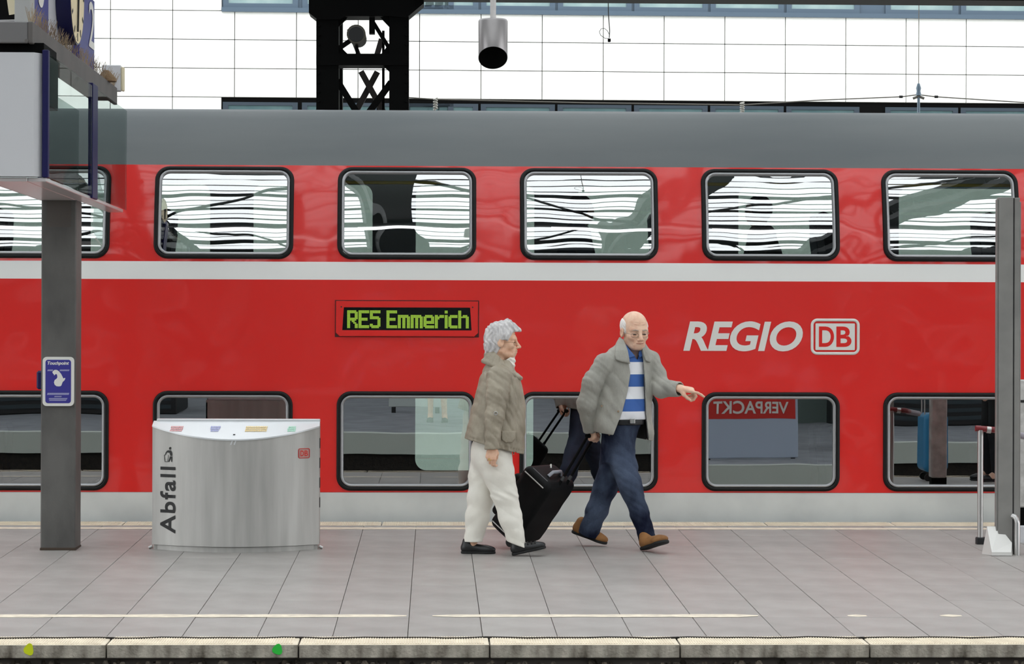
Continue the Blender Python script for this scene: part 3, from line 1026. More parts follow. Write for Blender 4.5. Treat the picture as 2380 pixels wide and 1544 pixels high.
# lid stickers
def lidtext(px0, px1, py0, py1, m, rowsn):
    a, c = at(px0, py1, YB - 0.1), at(px1, py0, YB - 0.02)
    for r in range(rowsn):
        k = MB()
        t0, t1 = r / rowsn, (r + 0.72) / rowsn
        ya = -0.02 - 0.10 * (t0); yb_ = -0.02 - 0.10 * (t1)
        nn = 9
        x0 = a.x - bc; wl = (c.x - a.x)
        x = x0 + random.uniform(0, 0.01)
        while x < x0 + wl - 0.01:
            dx = random.uniform(0.006, 0.011)
            k.add([(x, ya, zlid(ya) + 0.0062), (x + dx, ya, zlid(ya) + 0.0062), (x + dx - 0.003, yb_, zlid(yb_) + 0.0062), (x - 0.003, yb_, zlid(yb_) + 0.0062)], [(0, 1, 2, 3)])
            x += dx + 0.003
        k.build('sticker_text', m, lid)
lidtext(394, 430, 988, 999, mat('sticker_red', rgb(224, 150, 150), 0.5), 3)
lidtext(487, 514, 988, 999, mat('sticker_blue', rgb(160, 164, 216), 0.5), 3)
lidtext(568, 624, 988, 999, mat('sticker_yellow', rgb(238, 206, 130), 0.5), 3)
lidtext(668, 692, 988, 999, mat('sticker_green', rgb(160, 222, 190), 0.5), 3)
k = MB(); k.tube([(0.0, -0.165, zlid(-0.165) + 0.002), (0.0, -0.165, zlid(-0.165) + 0.008)], 0.008, 8); k.build('lid_lock', M_dark, lid)
# lettering on the curved front
def on_front(px, py):
    """local x, z of a pixel on the bowed front"""
    y = 0
    for _ in range(4):
        p = at(px, py, YB + y)
        y = yfr((p.x - bc) / bw)
    return p.x - bc, p.z - zg_b
def wrap(me, off=0.004):
    for v in me.vertices:
        v.co.y = yfr(v.co.x / bw) - off
    return me
xa, za = on_front(372, 1239)
xb, zb2 = on_front(408, 1086)
me = text_mesh('abfall_lettering', 'Abfall', M_print_black, zb2 - za, xb - xa, offset=0.018, spacing=1.14)
for v in me.vertices:
    x, y, z = v.co
    v.co = (xb - z, 0, za + x)
link('abfall_lettering', wrap(me), bin_)
# litter pictogram: figure throwing something into a basket
k = MB()
def picto(pts): 
    pl_ = [on_front(*q) for q in pts]
    k.add([(x, 0, z) for x, z in pl_], [tuple(range(len(pl_)))])
picto([(393, 1041), (396, 1039), (398, 1042), (396, 1046), (393, 1045)])
picto([(391, 1047), (397, 1047), (400, 1053), (400, 1060), (396, 1060), (394, 1053), (388, 1052), (385, 1056), (384, 1054), (388, 1048)])
picto([(395, 1061), (400, 1061), (400, 1074), (398, 1074), (397, 1065), (393, 1074), (391, 1074)])
for seg in ([(381, 1058), (382.2, 1058), (384, 1074), (382.8, 1074)], [(383, 1072.8), (389, 1072.8), (389, 1074), (383, 1074)], [(391, 1058), (392, 1058), (390, 1074), (389, 1074)], [(382, 1058), (385, 1055), (386, 1056), (383, 1059)]):
    picto(seg)
link('litter_pictogram', wrap(k.mesh('litter_pictogram', M_print_black)), bin_)
xa, za = on_front(691, 1066)
xb, zb2 = on_front(722.5, 1042)
cx_, cz_ = (xa + xb) / 2, (za + zb2) / 2
u_ = cx_ / bw
slope_ = 2 * BUL * u_ / bw
M_bin_paper = M_steel
db_logo(bin_, (cx_, yfr(u_) - 0.002, cz_), (xb - xa) * 1.02, zb2 - za, M_print_red, (mat('logo_paper_steel', rgb(196, 150, 142), 0.5), M_print_red), rot=(0, 0, math.atan(slope_)), thick=0.0012)
for dx in (-0.012, 0.012):
    k = MB(); k.bar((dx - 0.006, yfr(0) - 0.001, on_front(545, 1031)[1] - 0.01), (dx + 0.006, yfr(0) - 0.001, on_front(545, 1024)[1]), 0.008, 0.002); k.build('lock_mark', M_steel_lid, bin_)

# ================================================================== column, sign case, beam
YC = 18.13
cl, crr = at(95, 900, YC).x, at(176, 900, YC).x
col_z = gz(YC)
col = empty('steel_column', ((cl + crr) / 2, YC + 0.14, col_z), 'dark grey square steel column carrying the sign case at the left', 'column')
cx = (cl + crr) / 2
k = MB(); k.bbox(cl - cx, crr - cx, -0.14, 0.14, -0.03, 2.46 - col_z, 0.008); k.build('shaft', M_column, col)
k = MB(); k.bbox(cl - cx - 0.004, crr - cx + 0.004, -0.145, 0.145, -0.02, 0.02, 0.006); k.build('base_rust', mat('rust_edge', rgb(66, 54, 44), 0.9), col)
k = MB(); p = at(135, 500, YC); k.box(-0.085, 0.085, -0.142, -0.13, at(135, 528, YC).z - col_z, at(135, 458, YC).z - col_z); k.build('cover_plate', mat('cover_dark', rgb(82, 76, 72), 0.6), col)

YS0, YS1 = 15.95, 20.0
XG = at(112, 300, YS0).x
XL = at(-31, 300, YS0).x
zT, zBm = 3.245, at(112, 411, YS0).z
case = empty('sign_case', (XG - 0.2, (YS0 + YS1) / 2, zBm), 'pale grey and blue glazed sign case mounted overhead on the column', 'sign')
sb = case.location.copy()
def cb(name, x0, x1, y0, y1, z0, z1, m, bev=0.004):
    k = MB(); k.bbox(x0 - sb.x, x1 - sb.x, y0 - sb.y, y1 - sb.y, z0 - sb.z, z1 - sb.z, bev)
    return k.build(name, m, case)
x80, x96 = at(80, 300, YS0).x, at(96, 300, YS0).x
k = MB()
k.prism([(XL - sb.x, YS0 - 0.03 - sb.y), (x80 - sb.x, YS0 - 0.03 - sb.y), (x96 - sb.x, YS0 + 0.03 - sb.y), (x96 - sb.x, YS0 + 0.06 - sb.y), (XL - sb.x, YS0 + 0.06 - sb.y)], 2, 0.0, zT - zBm)
k.build('end_panel', M_palebox, case)
ym = at(218, 400, 18.05).y
cb('corner_profile', x96 + 0.004, XG + 0.001, YS0, YS0 + 0.05, zBm - 0.004, zT + 0.02, M_blue)
cb('mullion', XG - 0.03, XG + 0.004, 18.0, 18.26, zBm - 0.02, zT + 0.02, M_blue)
cb('mullion', XL, XL + 0.03, 18.0, 18.26, zBm - 0.02, zT + 0.02, M_blue)
for (ya, yb_) in ((YS0 + 0.05, 18.0), (18.26, YS1)):
    cb('glass_pane', XG - 0.008, XG, ya, yb_, zBm - 0.006, zT, M_caseglass, 0.002)
    cb('glass_pane', XL, XL + 0.008, ya, yb_, zBm, zT, M_caseglass, 0.002)
cb('base_tray', XL, cl - 0.01, YS0, YS1 - 0.25, zBm - 0.03, zBm - 0.006, M_under_panel)
cb('base_tray', crr + 0.0, XG - 0.012, YS0 + 0.01, YS1 - 0.12, zBm - 0.03, zBm - 0.006, M_under_panel)
cb('base_tray', cl - 0.01, crr, YS0, YC, zBm - 0.03, zBm - 0.006, M_under_panel)
cb('header', XL + 0.02, XG - 0.03, YS0 + 0.02, YS0 + 0.55, zT, 3.31, M_black)
cb('dark_box', XL + 0.02, XG - 0.02, YS0 + 0.1, YS0 + 0.55, zT - 0.31, zT, mat('box_dark', rgb(24, 30, 34), 0.4))  # dark box added inside the near end of the case
# beam above the case
XB = at(76, 80, 15.9).x
beam = empty('cantilever_beam', (XB - 0.3, 18.0, 3.30), 'dark grey overhead beam with bird spikes above the sign case', 'beam')
bb_ = beam.location.copy()
def bm(name, x0, x1, y0, y1, z0, z1, m, bev=0.004, par=None):
    k = MB(); k.bbox(x0 - bb_.x, x1 - bb_.x, y0 - bb_.y, y1 - bb_.y, z0 - bb_.z, z1 - bb_.z, bev)
    return k.build(name, m, par or beam)
bm('beam_side', XB - 0.03, XB, 15.9, 20.12, 3.30, 3.432, M_beam)
bm('beam_end', XB - 1.2, XB - 0.03, 15.9, 15.93, 3.30, 3.432, mat('beam_end_grey', rgb(112, 110, 110), 0.6), 0.006)
bm('beam_core', XB - 0.2, XB - 0.03, 15.93, 20.1, 3.33, 3.40, M_beam)
k = MB(); p = at(62, 95, 15.9); k.tube([(p.x - bb_.x, 15.9 - bb_.y, p.z - bb_.z), (p.x - bb_.x, 15.89 - bb_.y, p.z - bb_.z)], 0.012, 8); k.build('bolt', M_beam, beam)
for i in range(280):
    y = 15.95 + 4.1 * i / 280
    k = None
sp = MB()
for i in range(330):
    y = random.uniform(15.95, 20.1)
    x = XB - 0.015 - random.uniform(0, 0.03)
    a = random.uniform(-0.35, 0.55); bq = random.uniform(-0.35, 0.35)
    L = random.uniform(0.07, 0.13)
    p0 = Vector((x, y, 3.43)) - bb_
    sp.tube([p0, p0 + Vector((L * math.sin(a), L * math.sin(bq), L * math.cos(a)))], 0.0013, 3, cap=False)
o = sp.build('bird_spikes', mat('spike_wire', rgb(150, 128, 96), 0.5), beam)
o['kind'] = 'stuff'
k = MB(); p = at(247, 182, 19.6); k.tube([(p.x - bb_.x, 19.6 - bb_.y, 3.43 - bb_.z), (p.x - bb_.x, 19.6 - bb_.y, p.z - bb_.z), (p.x - bb_.x, 19.6 - bb_.y, p.z + 0.06 - bb_.z)], [0.08, 0.075, 0.02], 14); k.build('nest_dome', mat('nest_brown', rgb(124, 100, 72), 0.9, bump=1.0, bscale=60), beam)
# far end plate
pa, pb2 = at(236, 212, 20.1), at(281, 151, 20.1)
bm('end_plate', pa.x, pb2.x, 20.1, 20.16, pa.z, pb2.z, M_palebox, 0.006)
pa, pb2 = at(282, 212, 20.12), at(289, 156, 20.12)
bm('end_plate_flange', pa.x, pb2.x, 20.1, 20.16, pa.z, pb2.z, M_cream, 0.006)

# platform number sign and clock on the beam
XS = -2.56
sg = empty('platform_sign', (XS - 0.06, 17.5, 3.432), 'long blue and grey platform number sign reading 3 and 2 on the beam', 'sign')
sgl = sg.location.copy()
def sgb(name, y0, y1, z0, z1, m, dx=0.0, th=0.10):
    k = MB(); k.bbox(XS - th - sgl.x, XS + dx - sgl.x, y0 - sgl.y, y1 - sgl.y, z0 - sgl.z, z1 - sgl.z, 0.003)
    return k.build(name, m, sg)
def ys_(px): return 6000 * abs(XS) / (1010.0 - px)
YA = [ys_(83), ys_(115), ys_(160), ys_(192), ys_(221)]
sgb('number_panel', YA[0], YA[1], 3.432, 4.0, M_blue2)
sgb('grey_panel', YA[1], YA[2] + 0.2, 3.432, 4.2, mat('sign_grey', rgb(188, 190, 196), 0.4))
sgb('number_panel', YA[3] - 0.12, YA[4], 3.45, at(221, 3, YA[4]).z, M_blue2)
sgb('end_cap', YA[0] - 0.17, YA[0], 3.432, 4.0, mat('cap_grey', rgb(168, 168, 166), 0.5))
def sign_digit(ch, px0, px1, zb_, zt_):
    y0, y1 = ys_(px0), ys_(px1)
    me = text_mesh('sign_digit', ch, M_print_white, y1 - y0, zt_ - zb_, offset=0.01)
    return link('sign_digit', me, sg, (XS + 0.004 - sgl.x, y0 - sgl.y, zb_ - sgl.z), (0, 0, math.pi / 2))
sign_digit('3', 91, 104, at(97, 18, ys_(97)).z, 4.02)
sign_digit('2', 207, 220, at(213, 112, ys_(213)).z, at(213, 5, ys_(213)).z)
ck = empty('platform_clock', (-2.46, 17.80, 3.85), 'round cream-faced clock in a dark blue drum beside the platform number', 'clock')
k = MB()
rc = 0.335
def circ(x, r, n=40): return [(x, r * math.cos(2 * math.pi * i / n), r * math.sin(2 * math.pi * i / n)) for i in range(n)]
k.tube([(-0.098, 0, 0), (0.0, 0, 0)], rc + 0.012, 40, smooth=True)
k.build('clock_drum', mat('drum_blue', rgb(16, 16, 66), 0.35), ck)
k = MB(); k.add(circ(0.003, rc), [tuple(range(40))]); face = k.build('clock_face', mat('clock_cream', rgb(232, 216, 176), 0.5), ck)
for a in range(12):
    k = MB()
    t = a * math.pi / 6
    k.add([(0.006, (rc - 0.07) * math.sin(t) - 0.012 * math.cos(t), (rc - 0.07) * math.cos(t) + 0.012 * math.sin(t)), (0.006, (rc - 0.07) * math.sin(t) + 0.012 * math.cos(t), (rc - 0.07) * math.cos(t) - 0.012 * math.sin(t)),
           (0.006, (rc - 0.015) * math.sin(t) + 0.012 * math.cos(t), (rc - 0.015) * math.cos(t) - 0.012 * math.sin(t)), (0.006, (rc - 0.015) * math.sin(t) - 0.012 * math.cos(t), (rc - 0.015) * math.cos(t) + 0.012 * math.sin(t))], [(0, 1, 2, 3)])
    k.build('hour_mark', M_print_black, face)
k = MB(); k.tube([(0.012, 0, 0.04), (0.012, -0.04, -0.26)], 0.007, 6); k.build('clock_hand', M_print_black, face)
k = MB(); k.tube([(0.008, 0, 0), (0.022, 0, 0)], 0.035, 14); k.build('hub', M_print_black, face)
# cream loudspeaker on the beam end, left corner
ls = empty('loudspeaker', at(40, 40, 16.6), 'cream box loudspeaker with a pale cable in the upper left corner', 'loudspeaker')
lb = ls.location.copy()
k = MB()
P8 = [at(x, y, Y) - lb for (x, y, Y) in ((12, -30, 16.5), (38, -30, 16.5), (46, 31, 16.5), (21, 35, 16.5), (22, -30, 16.8), (52, -30, 16.8), (61, 24, 16.8), (40, 30, 16.8))]
k.add(P8, [(0, 1, 2, 3), (1, 5, 6, 2), (4, 7, 6, 5), (0, 4, 5, 1), (3, 2, 6, 7), (0, 3, 7, 4)])
k.build('speaker_box', M_cream, ls)
k = MB(); k.tube([at(66, -20, 16.6) - lb, at(67, 20, 16.6) - lb, at(62, 32, 16.6) - lb, at(52, 38, 16.6) - lb], 0.006, 6); k.build('cable', M_cream, ls)
pa, pb2 = at(-40, 58, 16.4), at(76, 26, 16.4)
k = MB(); k.add([at(-60, 58, 15.95) - bb_, at(71, 58, 15.95) - bb_, at(66, 47, 16.8) - bb_, at(-60, 45, 16.8) - bb_], [(0, 1, 2, 3)]); k.build('mounting_plate', mat('plate_grey', rgb(140, 138, 142), 0.5), beam)
k = MB(); k.add([at(-60, -40, 17.1) - lb, at(50, -40, 16.95) - lb, at(50, 46, 16.95) - lb, at(-60, 46, 17.1) - lb], [(0, 1, 2, 3)]); k.build('back_plate', M_black, ls)

# touchpoint plate
pa, pb2 = at(99, 944, YC - 0.02), at(172, 830, YC - 0.02)
pw_, ph_ = pb2.x - pa.x, pb2.z - pa.z
tpn = link('touchpoint_plate', solid_rr('touchpoint_plate', M_print_white, pw_, ph_, 0.028, -0.012, 0.012), None, ((pa.x + pb2.x) / 2, YC - 0.012, (pa.z + pb2.z) / 2))
tag(tpn, 'rounded blue and white touchpoint plate fixed on the column', 'sign')
link('blue_field', solid_rr('blue_field', mat('touch_blue', rgb(54, 50, 140), 0.4), pw_ - 0.04, ph_ - 0.04, 0.018, -0.0145, -0.011), tpn)
me = text_mesh('touchpoint_text', 'Touchpoint', M_print_white, 0.150, 0.030, shear=0.25, offset=0.03)
link('touchpoint_text', me, tpn, (-0.075, -0.0155, 0.110))
k = MB()
hand = [(622, 600), (650, 578), (700, 580), (745, 610), (795, 670), (830, 740), (845, 775), (880, 755), (888, 775), (870, 815), (830, 850), (800, 930), (780, 945), (740, 950), (690, 945), (650, 910), (635, 860), (650, 810), (700, 770), (712, 740), (705, 690), (680, 668), (655, 690), (640, 705), (632, 680), (610, 655), (598, 630)]
def tch(u, v):
    q = at(60 + u * 160 / 1544.0, 800 + v * 160 / 1544.0, YC - 0.02)
    return (q.x - tpn.location.x, q.z - tpn.location.z)
k.prism([tch(*q) for q in hand], 1, -0.0165, -0.0135)
k.build('white_emblem', M_print_white, tpn)
M_thin = mat('print_pale', rgb(170, 170, 205), 0.5)
for (u0_, u1_, v0_, v1_, nseg) in ((485, 610, 572, 606, 9), (760, 975, 572, 606, 14), (480, 970, 1095, 1140, 22), (640, 800, 1165, 1190, 8), (515, 930, 1212, 1240, 22), (525, 905, 1250, 1275, 20)):
    k = MB()
    for i in range(nseg):
        a = u0_ + (u1_ - u0_) * i / nseg; c2 = a + (u1_ - u0_) / nseg * 0.7
        q = [tch(a, v1_), tch(c2, v1_), tch(c2 + 14, v0_), tch(a + 14, v0_)]
        k.add([(x, -0.0155, z) for x, z in q], [(0, 1, 2, 3)])
    k.build('small_print', M_thin, tpn)
pa, pb2 = at(87, 905, YC + 0.1), at(98, 862, YC + 0.1)
k = MB(); k.bbox(-0.02, cl - pa.x + 0.004, -0.09, 0.09, 0, pb2.z - pa.z, 0.012)
o = k.build('blue_wall_box', M_blue, None, (pa.x + 0.02, YC + 0.14, pa.z)); tag(o, 'small dark blue box on the left flank of the column', 'box')

# ================================================================== right-hand post, leaning rail, hoop, panel
YPo = 17.9
xa = at(2316, 900, YPo).x
pz = gz(YPo)
post = empty('aluminium_post', (at(2344, 900, YPo).x, YPo, pz), 'tall grey aluminium post with a pale metal foot at the right edge', 'post')
px0 = post.location.x
zt = at(2340, 459, YPo).z - pz
def pbx(name, a, c, y0, y1, z0, z1, m, bev=0.003):
    k = MB(); k.bbox(at(a, 900, YPo).x - px0, at(c, 900, YPo).x - px0, y0, y1, z0, z1, bev)
    return k.build(name, m, post)
pbx('profile', 2316, 2320.5, -0.0, 0.05, 0.0, zt - 0.012, M_post)
pbx('profile', 2320, 2353, -0.015, 0.06, 0.0, zt, M_post)
pbx('groove', 2352, 2357, 0.0, 0.05, 0.0, zt - 0.004, mat('groove_dark', rgb(52, 50, 50), 0.6), 0.001)
pbx('side_profile', 2356.5, 2369, -0.008, 0.06, 0.0, zt - 0.002, M_post)
pbx('side_profile', 2369.5, 2373, 0.01, 0.05, 0.0, zt - 0.03, M_post)
k = MB()
f8 = [(2290, 1224, 0.05), (2308, 1289, -0.14), (2352, 1289, -0.14), (2352, 1258, -0.02), (2323, 1224, 0.05)]
def fp(px, py, dy):
    q = at(px, py, YPo + dy); return Vector((q.x - px0, q.y - YPo, q.z - pz))
base = [fp(2294, 1224, 0.04), fp(2305, 1284, -0.10), fp(2350, 1284, -0.10), fp(2352, 1262, -0.05), fp(2322, 1224, 0.02)]
low5 = [fp(2282, 1284, 0.04), fp(2305, 1291, -0.10), fp(2352, 1291, -0.10), fp(2354, 1285, -0.02), fp(2330, 1285, 0.05)]
for q in low5: q.z = 0.0
k.add(base + low5, [(0, 1, 2, 3, 4)] + [(i, (i + 1) % 5, 5 + (i + 1) % 5, 5 + i) for i in range(5)])
k.build('foot_cover', mat('foot_metal', rgb(222, 220, 216), 0.45, metal=0.2), post)
rail = empty('leaning_rail', ground(2278, 1265), 'leaning rail with a red bar on a steel tube leg beside the post', 'rail')
rb = rail.location.copy()
zt2 = at(2278, 1000, rb.y).z - rb.z
k = MB(); k.tube([(0, 0, -0.01), (0, 0, zt2)], 0.021, 14); k.build('leg', M_stain, rail)
k = MB()
pr = [at(2267, 996, rb.y) - rb, at(2316, 1000, rb.y) - rb, at(2352, 1008, rb.y - 0.2) - rb, at(2400, 1018, rb.y - 0.35) - rb]
k.tube(pr[:3], 0.022, 10); k.build('red_bar', mat('rail_red', rgb(124, 34, 38), 0.35), rail)
k = MB(); k.tube([pr[2] + Vector((-0.01, -0.02, 0)), pr[3]], 0.024, 10); k.build('grey_bar', mat('rail_grey', rgb(150, 144, 152), 0.4), rail)
k = MB(); k.tube([at(2293, 999, rb.y) - rb, at(2303, 1000, rb.y) - rb], 0.025, 10); k.build('clamp', M_stain, rail)
k = MB(); p = ground(2278, 1265) - rb; k.bbox(-0.03, 0.045, -0.03, 0.03, -0.005, 0.05, 0.006); k.build('rail_foot', M_dark, rail)
hoop = empty('steel_hoop', ground(2364, 1291), 'low bent stainless steel hoop in front of the grey post', 'hoop')
hb2 = hoop.location.copy()
zh = at(2364, 1200, hb2.y).z - hb2.z
k = MB()
k.tube([(0, 0, -0.01), (0, 0, zh - 0.05), (-0.006, 0.004, zh - 0.02), (-0.016, 0.012, zh - 0.006), (-0.03, 0.024, zh)], 0.019, 14)
k.build('hoop_tube', M_stain, hoop)
pn_ = ground(2420, 1262)
q0, q1 = at(2368, 1180, pn_.y), at(2412, 883, pn_.y)
pnl = empty('grey_panel', (pn_.x, pn_.y, gz(pn_.y)), 'pale grey panel with a dark plinth cut off by the right picture edge', 'panel')
pz2 = gz(pn_.y)
k = MB(); k.bbox(q0.x - pn_.x, q1.x - pn_.x, 0, 0.12, q0.z - pz2, q1.z - pz2, 0.01); k.build('panel_body', mat('panel_stone', rgb(206, 204, 200), 0.8, col2=rgb(172, 170, 166), nscale=12, bump=0.6, bscale=30), pnl)
k = MB(); k.box(q0.x - pn_.x + 0.005, q1.x - pn_.x, 0.01, 0.11, at(2375, 1222, pn_.y).z - pz2, q0.z - pz2 + 0.005); k.build('dark_gap', M_black, pnl)
k = MB(); k.bbox(q0.x - pn_.x, q1.x - pn_.x, 0, 0.12, -0.02, at(2375, 1222, pn_.y).z - pz2, 0.01); k.build('plinth', M_palebox, pnl)
k = MB(); k.box(q0.x - pn_.x, q1.x - pn_.x, -0.004, 0.0, at(2375, 936, pn_.y).z - pz2, at(2375, 930, pn_.y).z - pz2); k.build('seam', M_dark, pnl)
# ================================================================== the hall round the camera (seen in the train windows)
YO = 2.1                                    # edge of the opposite platform
ZO = -0.45                                  # that platform is the lower one
k = MB(); k.box(-40, 40, -16, YO - 0.3, -1.3, ZO); op = k.build('floor_opposite', M_asphalt); tag(op, kind='structure')
k = MB(); k.box(-40, 40, YO - 0.3, YO, ZO - 0.31, ZO); o = k.build('trim_3', mat('opposite_edge', rgb(206, 214, 206), 0.8)); tag(o, kind='structure')
k = MB(); k.box(-40, 40, YO - 0.25, YO - 0.05, -1.3, ZO - 0.31); o = k.build('trim_4', M_under); tag(o, kind='structure')
k = MB(); k.box(-40, 40, -16.3, -16, -1.3, 6.0); wb = k.build('wall_back', M_hallwall); tag(wb, kind='structure')
# arched hall roof: trusses, purlins, glazing
YA0, YA1, ZA, RISE = -18.0, 24.4, 5.0, 8.5
def arch(t, dz=0.0):
    y = YA0 + (YA1 - YA0) * t
    z = ZA + RISE * (1 - (2 * t - 1) ** 2) ** 0.75 + dz
    return y, z
k = MB()
NT = 40
k.grid(lambda u, v: (-38 + 76 * u, arch(0.03 + 0.94 * v)[0], arch(0.03 + 0.94 * v)[1]), 1, NT)
ceil = k.build('ceiling', M_hallglass)
tag(ceil, kind='structure')
k = MB()
for i in range(0, 31):
    y, z = arch(0.03 + 0.94 * i / 30)
    wdt = 0.05 if i % 5 else 0.34
    k.box(-38, 38, y - wdt / 2, y + wdt / 2, z - 0.12, z - 0.02)
o = k.build('roof_purlins', M_hall, ceil)
o['kind'] = 'stuff'
k = MB()
SOLID = ((0.0, 0.04), (0.09, 0.12), (0.165, 0.19), (0.285, 0.31), (0.40, 0.415), (0.49, 0.51))
for (a, c) in SOLID:
    k.grid(lambda u, v: (-38 + 76 * u, arch(a + (c - a) * v)[0], arch(a + (c - a) * v)[1] + 0.05), 1, 4)
k.build('roof_sheeting', M_hall, ceil)
TX = [-31.0 + 4.3 * i for i in range(15)]
for j, X in enumerate(TX):
    k = MB()
    pts = [(X, *arch(0.02 + 0.96 * i / 30, -0.15)) for i in range(31)]
    pts2 = [(X + 0.25, y, z - 1.0) for (_, y, z) in pts]
    for L in (pts, pts2):
        k.tube(L, 0.62 if j % 3 == 1 else 0.32, 4, smooth=False)
    for i in range(30):
        a, c = (pts[i], pts2[i + 1]) if i % 2 else (pts2[i], pts[i + 1])
        k.tube([a, c], 0.07, 4, smooth=False)
    k.build('arch_truss', M_hall, ceil)
    if j < len(TX) - 1:
        for q in (0, 10, 20):
            k = MB()
            s = (j + q // 10) % 2
            L = []
            for i in range(11):
                yy, zz = arch(0.02 + 0.96 * (q + i) / 30, -0.45)
                L.append((X + 4.3 * ((i / 10) if s else (1 - i / 10)), yy, zz))
            k.tube(L, 0.11, 4, smooth=False)
            k.build('wind_brace', M_hall, ceil)
for X in (-27.1, -15.1, -3.1, 8.9, 20.9):
    k = MB(); k.box(X - 0.35, X + 0.35, -15.6, -15.0, ZO, 8.5); o = k.build('hall_column', M_hall, ceil)
k = MB(); k.box(-38, 38, -15.2, -14.8, 8.9, 10.3); k.build('longitudinal_girder', M_hall, ceil)
# lamp row hanging over the opposite platform
M_tube = mat('fluorescent', rgb(250, 250, 250), 0.5, emit=(1, 1, 1, 1), estr=3.0)
for i in range(-8, 9):
    k = MB(); k.tube([(i * 3.0 - 1.35, -2.0, 10.4), (i * 3.0 + 1.35, -2.0, 10.4)], 0.26, 8)
    o = k.build('lamp_tube', M_tube, ceil)
    k = MB(); k.box(i * 3.0 - 1.5, i * 3.0 + 1.5, -2.3, -1.7, 10.72, 11.1); k.build('lamp_tray', M_hall, ceil)
# poster wall on the opposite platform
def poster(x, y, w, h, z, col, label, text=None):
    e = empty('billboard', (x, y, ZO), label, 'billboard', 'billboards on the opposite platform')
    k = MB(); k.bbox(-w / 2, w / 2, -0.06, 0.0, z, z + h, 0.01); k.build('board', mat('poster_' + str(int(x * 10)), col, 0.6), e)
    k = MB(); k.box(-w / 2 + 0.05, -w / 2 + 0.12, -0.05, -0.01, 0, z); k.box(w / 2 - 0.12, w / 2 - 0.05, -0.05, -0.01, 0, z); k.build('leg', M_dark, e)
    k = MB(); k.box(-w / 2 + 0.04, w / 2 - 0.04, 0.0, 0.004, z + h * 0.62, z + h - 0.04); fd = k.build('red_field', M_print_red, e)
    if text:
        me = text_mesh('poster_text', text, M_print_white, w * 0.8, h * 0.2, offset=0.02)
        o = link('poster_text', me, fd, (w * 0.4, 0.008, z + h * 0.7), (0, 0, math.pi))
    return e
poster(4.95, 0.3, 1.5, 1.0, 0.02, rgb(176, 188, 206), 'large pale billboard with red heading, mirrored in the lower window below the white lettering', 'VERPACKT')
poster(-0.3, -3.0, 0.9, 0.6, 0.1, rgb(196, 204, 202), 'small pale billboard with red heading, mirrored in the lower window left of the walkers')
def kiosk(x, y, w, d, h, label):
    e = empty('kiosk', (x, y, ZO), label, 'kiosk', 'dark kiosks on the opposite platform')
    k = MB(); k.bbox(-w / 2, w / 2, -d, 0, 0, h, 0.02); k.build('kiosk_body', M_dark, e)
    for i in range(14):
        k = MB(); k.box(-w / 2 + 0.1, w / 2 - 0.1, 0.0, 0.02, 0.1 + i * 0.14, 0.17 + i * 0.14); k.build('shutter_slat', mat('shutter', rgb(44, 56, 62), 0.5) if 'shutter' not in bpy.data.materials else bpy.data.materials['shutter'], e)
    k = MB(); k.bbox(-w / 2, w / 2, -d, 0.1, h, h + 0.3, 0.02); k.build('kiosk_fascia', M_palebox, e)
kiosk(-6.6, -2.5, 4.6, 2.0, 2.3, 'dark shuttered kiosk mirrored in the lower windows at the far left')
kiosk(8.6, -2.5, 3.0, 2.0, 2.5, 'dark shuttered kiosk mirrored in the lower window beside the right post')

k = MB(); k.box(-40, 40, 26.5, 47.5, -1.3, -0.1); o = k.build('floor_behind', mat('behind_paving', rgb(186, 186, 180), 0.8)); tag(o, kind='structure')  # unseen pale ground, added to look bright through the train windows
# ================================================================== people: smooth distance-field bodies turned into meshes
F32 = np.float32
def V3(p): return np.array(p, dtype=F32)
def ln(a): return np.sqrt((a * a).sum(-1))
def cone(P, a, b, ra, rb):
    a, b = V3(a), V3(b)
    ba = b - a
    t = np.clip(((P - a) @ ba) / max(float(ba @ ba), 1e-9), 0, 1)
    return ln(P - a - t[:, None] * ba) - (ra + (rb - ra) * t)
def ell(P, c, r):
    r = V3(r)
    q = (P - V3(c)) / r
    k = ln(q)
    return (k - 1) * float(min(r)) * np.where(k < 1, 1, 0.75 + 0.25 * float(max(r) / min(r)) ** 0.5)
def smin(a, b, k):
    h = np.clip(0.5 + 0.5 * (b - a) / k, 0, 1)
    return b + (a - b) * h - k * h * (1 - h)
def smax(a, b, k): return -smin(-a, -b, k)
def chain(P, pts, rs, k=0.02):
    d = None
    for i in range(len(pts) - 1):
        c = cone(P, pts[i], pts[i + 1], rs[i], rs[i + 1])
        d = c if d is None else smin(d, c, k)
    return d
def poly_sd(X, Z, pts):
    """signed distance to a polygon (negative inside)"""
    pts = np.array(pts, dtype=F32)
    d = np.full(X.shape, 1e9, dtype=F32)
    inside = np.zeros(X.shape, dtype=bool)
    n = len(pts)
    for i in range(n):
        x0, z0 = pts[i]; x1, z1 = pts[(i + 1) % n]
        ex, ez = x1 - x0, z1 - z0
        wx, wz = X - x0, Z - z0
        t = np.clip((wx * ex + wz * ez) / max(ex * ex + ez * ez, 1e-9), 0, 1)
        d = np.minimum(d, (wx - ex * t) ** 2 + (wz - ez * t) ** 2)
        c = ((z0 > Z) != (z1 > Z)) & (X < (x1 - x0) * (Z - z0) / ((z1 - z0) if abs(z1 - z0) > 1e-9 else 1e-9) + x0)
        inside ^= c
    d = np.sqrt(d)
    return np.where(inside, -d, d)
